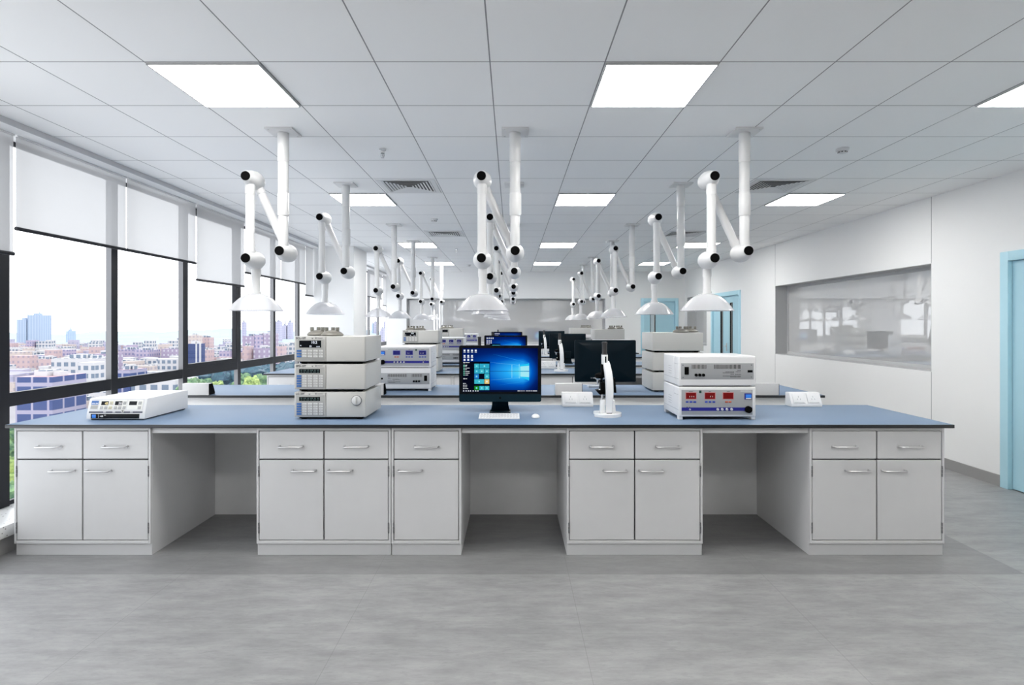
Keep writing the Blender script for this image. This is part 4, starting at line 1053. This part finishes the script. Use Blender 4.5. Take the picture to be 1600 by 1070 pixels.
# microscopes -----------------------------------------------------
def make_microscope(mirror):
    """optical axis at the origin, arm towards -Y (the near side)"""
    FLIP[0] = mirror
    t = thing('microscope', '', 'microscope', (0, 0, 0), 0, 'white lab microscopes')
    # horseshoe base open towards the viewer's left
    bm = bmesh.new(); n = 30; outer = []; inner = []
    for k in range(n + 1):
        a = math.radians(-150 + 290 * k / n)
        outer.append((0.106 * math.cos(a), 0.106 * math.sin(a))); inner.append((0.058 * math.cos(a), 0.058 * math.sin(a)))
    prism(bm, outer + inner[::-1], 'z', 0.0, 0.024, 0, 0.003)
    prism(bm, [(0.106 * math.cos(math.radians(a)), 0.106 * math.sin(math.radians(a))) for a in range(-110, 111, 10)], 'z', 0.0, 0.0235, 0)
    obj('base', bm, MICW, t)
    for s, x0, x1 in ((0, -0.043, -0.013), (1, 0.040, 0.060)):
        bm = bmesh.new(); prism(bm, [(x0 - 0.004 + (0 if s else 0), 0.02), (x1 + (0.003 if s else 0), 0.02), (x1 - (0.004 if s else 0), 0.120 if not s else 0.115), ((x0 + (0 if not s else 0.002)), 0.112)], 'y', -0.032, 0.010, 0, 0.003)
        obj('pillar', bm, MICW, t)
    # curved arm: swept slab
    bm = bmesh.new()
    path = [(0.012, -0.040, 0.030, 0.040), (0.014, -0.046, 0.10, 0.048), (0.015, -0.050, 0.18, 0.052), (0.013, -0.046, 0.25, 0.052), (0.008, -0.032, 0.31, 0.050), (0.003, -0.010, 0.350, 0.046), (0.001, 0.012, 0.368, 0.044)]
    rings = []
    for i, (cx, cy, cz, wd) in enumerate(path):
        a = Vector(path[max(i - 1, 0)][:3]); b = Vector(path[min(i + 1, len(path) - 1)][:3]); d = (b - a).normalized(); side = Vector((1, 0, 0)); nn = side.cross(d).normalized()
        c = Vector((cx, cy, cz)); h = 0.022
        rings.append([bm.verts.new(c + side * sx * wd / 2 + nn * sn * h) for sx, sn in ((-1, -0.7), (-0.8, -1), (0.8, -1), (1, -0.7), (1, 0.7), (0.8, 1), (-0.8, 1), (-1, 0.7))])
    for a, b in zip(rings, rings[1:]):
        for i in range(8): bm.faces.new((a[i], a[(i + 1) % 8], b[(i + 1) % 8], b[i]))
    bm.faces.new(rings[0][::-1]); bm.faces.new(rings[-1]); bmesh.ops.recalc_face_normals(bm, faces=bm.faces[:])
    obj('arm', bm, MICW, t)
    bm = bmesh.new(); box(bm, -0.006, 0.030, -0.062, -0.052, 0.024, 0.031); obj('arm_hinge', bm, BLACK, t)
    bm = bmesh.new(); box(bm, -0.030, 0.010, -0.014, 0.034, 0.362, 0.430, 0, 0.003); hd = obj('head', bm, MICW, t)
    bm = bmesh.new(); box(bm, -0.010, -0.001, -0.0155, -0.010, 0.372, 0.418); obj('head_slot', bm, BLACK, hd)
    bm = bmesh.new(); lathe(bm, [(0.020, 0.428), (0.0205, 0.436), (0.0175, 0.438), (0.0175, 0.505), (0.0195, 0.508), (0.0195, 0.517), (0.016, 0.520)], (-0.010, 0.010, 0), n=24); obj('eyepiece', bm, mat('eyepiece_dark', (0.035, 0.033, 0.033), 0.35), t)
    bm = bmesh.new(); box(bm, -0.032, -0.012, 0.0, 0.05, 0.285, 0.363, 0, 0.003); obj('nose_tube', bm, BLACK, t)
    bm = bmesh.new(); lathe(bm, [(0.010, 0.300), (0.034, 0.290), (0.036, 0.272), (0.026, 0.262)], (-0.040, 0.03, 0), n=20); tr = obj('turret', bm, BLACK, t)
    bm = bmesh.new(); lathe(bm, [(0.031, 0.2655), (0.035, 0.262), (0.030, 0.254)], (-0.040, 0.03, 0), n=20); obj('turret_ring', bm, CHROME, tr)
    for dx, dy in ((-0.014, 0.0), (0.012, 0.016), (0.010, -0.014)):
        bm = bmesh.new(); lathe(bm, [(0.010, 0.262), (0.010, 0.236), (0.006, 0.222)], (-0.040 + dx, 0.03 + dy, 0), n=14); obj('objective', bm, CHROME if dx < 0 else BLACKG, tr)
    bm = bmesh.new(); box(bm, -0.040, -0.006, -0.02, 0.03, 0.160, 0.235, 0, 0.003); obj('focus_block', bm, BLACK, t)
    bm = bmesh.new(); prism(bm, [(-0.070, 0.178), (0.02, 0.178), (0.02, 0.148), (-0.045, 0.148)], 'y', -0.012, 0.075, 0, 0.002); st = obj('stage', bm, BLACK, t)
    bm = bmesh.new(); box(bm, -0.052, -0.02, 0.0, 0.05, 0.178, 0.186, 0, 0.002); obj('stage_clip', bm, CHROME, st)
    bm = bmesh.new(); prism(bm, [(0.050, 0.26), (0.058, 0.27), (0.068, 0.165), (0.056, 0.162)], 'y', -0.025, 0.02, 0, 0.002); obj('mirror_bracket', bm, BLACK, t)
    bm = bmesh.new(); lathe(bm, [(0.008, 0.120), (0.008, 0.150)], (-0.03, -0.01, 0), n=12); lathe(bm, [(0.016, 0.112), (0.016, 0.122)], (-0.030, -0.01, 0), n=16); obj('condenser', bm, STEEL, t)
    FLIP[0] = False
    return t
mics = {}
for k in range(6):
    yo = PITCH * (k // 2); v = k % 2
    x, y = (0.663, 4.055 + yo) if v == 0 else (-0.335, 5.74 + yo)
    lb = ('white microscope with dark eyepiece, in front of a dark monitor, on %s' if v == 0 else 'white microscope mostly hidden behind the lit computer, on %s') % BN[k]
    if v not in mics: mics[v] = make_microscope(v == 1); mics[v].location = (x, y, ZB); mics[v]['label'] = lb
    else: dup(mics[v], (x, y, ZB), 0, lb)

# ------------------------------------------------------------------ the city outside
ZG = H - 32.0
def m_building(name, wallc, glassc, fu, fv, wu, wv, roof=None):
    m, nt, out = nodes(name); b = N(nt, 'ShaderNodeBsdfPrincipled')
    tc = N(nt, 'ShaderNodeTexCoord'); s = N(nt, 'ShaderNodeSeparateXYZ'); nt.links.new(tc.outputs['Object'], s.inputs[0])
    sn = N(nt, 'ShaderNodeSeparateXYZ'); nt.links.new(tc.outputs['Normal'], sn.inputs[0])
    isx = M(nt, 'GREATER_THAN', M(nt, 'ABSOLUTE', sn.outputs[0]), 0.5)
    u = M(nt, 'ADD', M(nt, 'MULTIPLY', s.outputs[1], isx), M(nt, 'MULTIPLY', s.outputs[0], M(nt, 'SUBTRACT', 1.0, isx)))
    fu_ = M(nt, 'FRACT', M(nt, 'DIVIDE', M(nt, 'ADD', u, 500.0), fu)); fv_ = M(nt, 'FRACT', M(nt, 'DIVIDE', M(nt, 'ADD', s.outputs[2], 300.0), fv))
    win = M(nt, 'MULTIPLY', M(nt, 'LESS_THAN', fu_, wu), M(nt, 'LESS_THAN', fv_, wv))
    top = M(nt, 'GREATER_THAN', sn.outputs[2], 0.5)
    win = M(nt, 'MULTIPLY', win, M(nt, 'SUBTRACT', 1.0, top))
    c = MIX(nt, win, wallc, glassc)
    c = MIX(nt, top, c, roof or tuple(x * 0.8 for x in wallc))
    nt.links.new(c, b.inputs['Base Color']); b.inputs['Roughness'].default_value = 0.6
    nt.links.new(b.outputs[0], out.inputs[0]); return m
BM = {
 'white': m_building('facade_white', (0.47, 0.46, 0.47), (0.13, 0.17, 0.23), 3.2, 3.4, 0.62, 0.55),
 'lilac': m_building('facade_lilac', (0.34, 0.29, 0.38), (0.16, 0.16, 0.28), 2.6, 3.0, 0.5, 0.5),
 'purple': m_building('facade_purple', (0.28, 0.23, 0.32), (0.44, 0.43, 0.48), 3.0, 3.0, 0.35, 0.45),
 'salmon': m_building('facade_salmon', (0.42, 0.31, 0.31), (0.28, 0.23, 0.28), 3.0, 3.2, 0.4, 0.45),
 'cream': m_building('facade_cream', (0.46, 0.39, 0.36), (0.32, 0.29, 0.31), 3.4, 3.2, 0.5, 0.4),
 'blue': m_building('facade_blue_glass', (0.30, 0.28, 0.37), (0.030, 0.055, 0.17), 4.2, 3.6, 0.86, 0.72, (0.38, 0.24, 0.26)),
 'navy': m_building('facade_navy', (0.42, 0.42, 0.44), (0.02, 0.04, 0.13), 7.0, 60.0, 0.72, 1.0),
 'haze': m_building('facade_haze_tint', (0.33, 0.40, 0.50), (0.27, 0.34, 0.46), 4.0, 60, 0.5, 1.0),  # air haze of the far towers mixed into wall and window colours
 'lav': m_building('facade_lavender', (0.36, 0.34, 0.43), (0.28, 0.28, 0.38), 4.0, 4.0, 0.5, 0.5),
}
BRECT = []
def building(label, x0, x1, yt, D, style, depth=None, extra='', group=None):
    X0, X1, Z1 = px(x0, D), px(x1, D), pz(yt, D); w = (X1 - X0) / 2; d = depth or max(8.0, 1.6 * w)
    BRECT.append((X0 - 1, X1 + 1, D - 1, D + d + 1))
    t = thing('city_building', label, 'building', ((X0 + X1) / 2, D, ZG), 0, group); h = Z1 - ZG
    bm = bmesh.new(); box(bm, -w, w, 0, d, 0, h); 
    obj('tower_block', bm, BM[style], t, smooth=False)
    bm = bmesh.new(); box(bm, -w * 0.4, w * 0.3, d * 0.2, d * 0.6, h, h + max(1.6, 0.07 * D / 25)); 
    if extra == 'spire': cyl(bm, (0, d / 2, h), (0, d / 2, h + 0.012 * D), 0.0012 * D, 8, r2=0.0003 * D)
    else: box(bm, w * 0.45, w * 0.8, d * 0.3, d * 0.55, h, h + 1.1)
    obj('rooftop_plant', bm, BM['white'] if style not in ('haze',) else BM['haze'], t, smooth=False)
    return t
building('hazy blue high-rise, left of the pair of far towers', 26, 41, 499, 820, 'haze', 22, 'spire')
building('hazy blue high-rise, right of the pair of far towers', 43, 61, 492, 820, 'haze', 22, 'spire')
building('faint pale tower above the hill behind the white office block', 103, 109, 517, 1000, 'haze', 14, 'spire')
building('white office block with a grid of windows in the first bay', 80, 147, 560, 262, 'white', 16)
building('brown slab joined behind the white grid office block', 146, 162, 553, 285, 'purple', 14)
building('salmon apartment block left of the white grid office', 60, 80, 561, 300, 'salmon')
building('blue glass building with pink roof at lower left window', 24, 82, 589, 150, 'blue', 12)
building('low cream house row below the transom at left', 84, 130, 628, 164, 'cream', 10)
building('low white rooftops under the transom beside the slope-fronted unit', 128, 172, 612, 190, 'white', 12)
building('small blue glass block behind the second window post', 184, 203, 578, 190, 'blue', 9)
building('lilac apartment slab at left of the second bay', 185, 209, 546, 430, 'lilac', 14)
building('lilac apartment slab in the middle of the second bay', 210, 232, 547, 415, 'lilac', 14)
building('purple slab at right of the second bay', 252, 280, 545, 420, 'purple', 14)
building('low white block filling the lower second bay', 205, 274, 594, 165, 'white', 12)
building('cream tower standing at left of the third bay', 294, 309, 524, 520, 'cream')
building('dark blue striped tower in front of the cream tower', 291, 308, 537, 310, 'navy', 8)
building('pink tower in the middle of the third bay', 309, 327, 527, 540, 'salmon')
building('short pink block before the pink tower', 311, 325, 547, 370, 'salmon')
building('lilac block at right of the third bay', 342, 360, 548, 420, 'lilac')
building('left wing of the purple slab row in fourth bay', 379, 397, 525, 420, 'purple', 14)
building('middle wing of the purple slab row in fourth bay', 397.5, 411, 523, 420, 'lilac', 14)
building('right wing of the purple slab row in fourth bay', 411.5, 423, 521, 420, 'purple', 14)
building('low salmon block before the purple slab row', 379, 387, 541, 340, 'salmon')
building('low purple block before the purple slab row', 396, 422, 544, 345, 'purple', 10)
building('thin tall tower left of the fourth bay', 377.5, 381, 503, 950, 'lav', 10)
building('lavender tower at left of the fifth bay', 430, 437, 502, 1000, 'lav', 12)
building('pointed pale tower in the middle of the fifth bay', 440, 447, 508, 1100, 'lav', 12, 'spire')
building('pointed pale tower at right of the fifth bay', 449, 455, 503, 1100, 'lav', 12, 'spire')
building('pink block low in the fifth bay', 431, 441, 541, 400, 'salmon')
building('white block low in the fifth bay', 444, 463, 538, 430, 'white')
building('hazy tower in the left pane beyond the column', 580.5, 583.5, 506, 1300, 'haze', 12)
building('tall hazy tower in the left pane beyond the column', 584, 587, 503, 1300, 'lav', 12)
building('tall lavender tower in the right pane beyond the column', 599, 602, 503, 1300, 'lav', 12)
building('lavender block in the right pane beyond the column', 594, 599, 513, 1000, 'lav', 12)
# uncountable sprawl of roofs between the named blocks
bm = bmesh.new()
for i in range(780):
    D = random.uniform(240, 740); t_ = random.uniform(-0.90, -0.20); x = t_ * D
    if D < 330 and t_ > -0.62: continue
    w, d, h = random.uniform(2.2, 7), random.uniform(4, 9), random.uniform(4, 10) * (1.0 + 0.6 * (random.random() < 0.15))
    if any(x + w > a and x - w < b and D + d > c and D < e_ for a, b, c, e_ in BRECT): continue
    box(bm, x - w, x + w, D, D + d, ZG - 1, ZG + h, random.choice((0, 0, 0, 0, 1, 2, 3, 4, 4)))
o = obj('city_rooftops', bm, [BM['white'], BM['lilac'], BM['salmon'], BM['cream'], BM['lav']], smooth=False)
o['kind'] = 'stuff'; tag(o, 'sprawl of pale city rooftops seen through the left windows', 'rooftops')
GRD = mat('city_ground', (0.22, 0.21, 0.22), 0.9, var=0.3, scale=0.05)
bm = bmesh.new(); box(bm, -2200, 400, 30, 1400, ZG - 3, ZG); o = struct(obj('ground', bm, GRD))
HILL = mat('hill_haze_tint', (0.27, 0.33, 0.37), 0.9, var=0.15, scale=0.01)  # distance haze painted into the base colour of the hills
bm = bmesh.new(); prev = None
for i in range(81):
    ix = -60 + i * 9.0; D = 1400
    yt = 521.5 - 1.6 * math.sin(i * 0.31) - 1.0 * math.sin(i * 0.83 + 1) - (6 if ix > 285 else 6 * max(0, (ix - 90) / 195) if ix > 90 else 0)
    x, z = px(ix, D), pz(yt, D)
    col = [bm.verts.new((x * 0.629, 880, ZG)), bm.verts.new((x * 0.843, 1180, ZG + (z - ZG) * 0.35)), bm.verts.new((x, D, z)), bm.verts.new((x, D + 200, ZG))]
    if prev:
        for a in range(3): bm.faces.new((prev[a], col[a], col[a + 1], prev[a + 1]))
    prev = col
bmesh.ops.recalc_face_normals(bm, faces=bm.faces[:])
o = struct(obj('hills', bm, HILL))
# trees
def crown(bm, c, r, mi=0, n=3):
    t = bmesh.new(); bmesh.ops.create_icosphere(t, subdivisions=n, radius=1)
    for v in t.verts:
        p = v.co.copy(); k = 1 + 0.16 * math.sin(p.x * 7 + c[0]) * math.sin(p.y * 6 + c[1]) + 0.14 * math.sin(p.z * 9 + c[0] * 2) + random.uniform(-0.13, 0.13)
        v.co = Vector((c[0] + p.x * r * k, c[1] + p.y * r * k, c[2] + p.z * r * k * 1.05))
    merge(bm, t, mi)
def leafm(name, a, b):
    m, nt, out = nodes(name); p = N(nt, 'ShaderNodeBsdfPrincipled'); g = N(nt, 'ShaderNodeNewGeometry'); n = N(nt, 'ShaderNodeTexNoise'); n.inputs['Scale'].default_value = 1.3; n.inputs['Detail'].default_value = 6
    nt.links.new(g.outputs['Position'], n.inputs['Vector'])
    f = M(nt, 'MULTIPLY', M(nt, 'SUBTRACT', n.outputs[0], 0.36), 3.6); n_ = N(nt, 'ShaderNodeClamp'); nt.links.new(f, n_.inputs[0])
    nt.links.new(MIX(nt, n_.outputs[0], a, b), p.inputs['Base Color']); p.inputs['Roughness'].default_value = 0.7; nt.links.new(p.outputs[0], out.inputs[0]); return m
LF1 = leafm('leaves_dark', (0.006, 0.030, 0.065), (0.02, 0.085, 0.11)); LF2 = leafm('leaves_green', (0.03, 0.09, 0.05), (0.14, 0.24, 0.10)); LF3 = leafm('leaves_yellow', (0.07, 0.14, 0.03), (0.34, 0.42, 0.13))
BARK = mat('bark', (0.12, 0.09, 0.07), 0.9)
bm = bmesh.new()
for i in range(260):
    D = random.uniform(185, 235); ix = random.uniform(286, 480)
    yt = 584 - (ix - 286) / 200 * 16 + random.uniform(-2, 3) - (235 - D) * 0.0
    z = pz(yt, D) - 3.2
    crown(bm, (px(ix, D), D, z), random.uniform(2.6, 3.8), 0, 2)
    crown(bm, (px(ix, D), D - 1.5, z - 4.0), random.uniform(3.0, 4.2), 0, 2)
o = obj('woodland', bm, LF1); o['kind'] = 'stuff'; tag(o, 'dark blue-green woodland below the transom of the third to fifth bays', 'trees')
def tree(label, ix, yt, D, r, m_):
    x, z = px(ix, D), pz(yt, D)
    t = thing('garden_tree', label, 'tree', (x, D, ZG), 0, 'single trees before the woodland')
    bm = bmesh.new(); cyl(bm, (0, 0, 0), (0, 0, z - ZG - r), 0.35, 8, r2=0.2); obj('trunk', bm, BARK, t)
    bm = bmesh.new(); crown(bm, (0, 0, z - ZG - r * 1.05), r, 0, 4)
    for q in range(5): a = q * 1.3 + ix; crown(bm, (r * 0.7 * math.cos(a), r * 0.7 * math.sin(a), z - ZG - r * 1.5 + 0.4 * r * math.sin(a * 3)), r * 0.62, 0, 3)
    obj('crown', bm, m_, t)
TREES = [('pale yellow-green tree at left below the third bay', 297, 593, 138, 2.4, LF2), ('bushy green tree in the middle below the third bay', 318, 594, 148, 2.8, LF2), ('light green tree right of middle below the third bay', 340, 597, 158, 2.2, LF3), ('rounded green tree at the left of the fourth bay', 381, 586, 150, 2.6, LF2),
 ('yellow-green tree in the middle of the fourth bay', 393, 591, 140, 2.5, LF3), ('dark green tree at right of the fourth bay', 411, 587, 158, 2.8, LF2),
 ('green street tree low beside the first dark post, upper', 21, 668, 95, 3.2, LF2), ('yellow-green street tree low beside the first dark post', 20, 715, 75, 2.4, LF3), ('dark street tree low beside the first dark post, lowest', 19, 755, 62, 2.2, LF2)]
for a in TREES: tree(*a)

# ------------------------------------------------------------------ camera, light, view
cam = bpy.data.cameras.new('camera'); co = bpy.data.objects.new('camera', cam); C.objects.link(co)
co.location = (0, 0, H); co.rotation_euler = (PI / 2, 0, 0)
cam.sensor_fit = 'HORIZONTAL'; cam.sensor_width = 36.0; cam.lens = 36.0 * F / 1600.0; cam.shift_y = -28.5 / 1600.0; cam.clip_end = 6000; cam.clip_start = 0.05
sc.camera = co
w = bpy.data.worlds.new('sky'); sc.world = w; w.use_nodes = True; nt = w.node_tree; nt.nodes.clear()
out = N(nt, 'ShaderNodeOutputWorld'); bg = N(nt, 'ShaderNodeBackground'); tc = N(nt, 'ShaderNodeTexCoord'); s = N(nt, 'ShaderNodeSeparateXYZ')
nt.links.new(tc.outputs['Generated'], s.inputs[0])
r = N(nt, 'ShaderNodeValToRGB'); cr = r.color_ramp
cr.elements[0].position = 0.0; cr.elements[0].color = (0.95, 0.97, 1.0, 1); cr.elements[1].position = 0.5; cr.elements[1].color = (0.93, 0.96, 1.0, 1)
e = cr.elements.new(0.12); e.color = (1.0, 1.0, 1.0, 1)
nt.links.new(s.outputs[2], r.inputs[0]); nt.links.new(r.outputs[0], bg.inputs[0]); bg.inputs[1].default_value = 3.3
nt.links.new(bg.outputs[0], out.inputs[0])
vs = sc.view_settings; vs.view_transform = 'Standard'; vs.look = 'None'; vs.exposure = 0.0; vs.gamma = 1.0; vs.use_curve_mapping = False
sc.cycles.use_denoising = True
sc.cycles.max_bounces = 10; sc.cycles.diffuse_bounces = 6; sc.cycles.transparent_max_bounces = 16
sc.cycles.caustics_reflective = False; sc.cycles.caustics_refractive = False
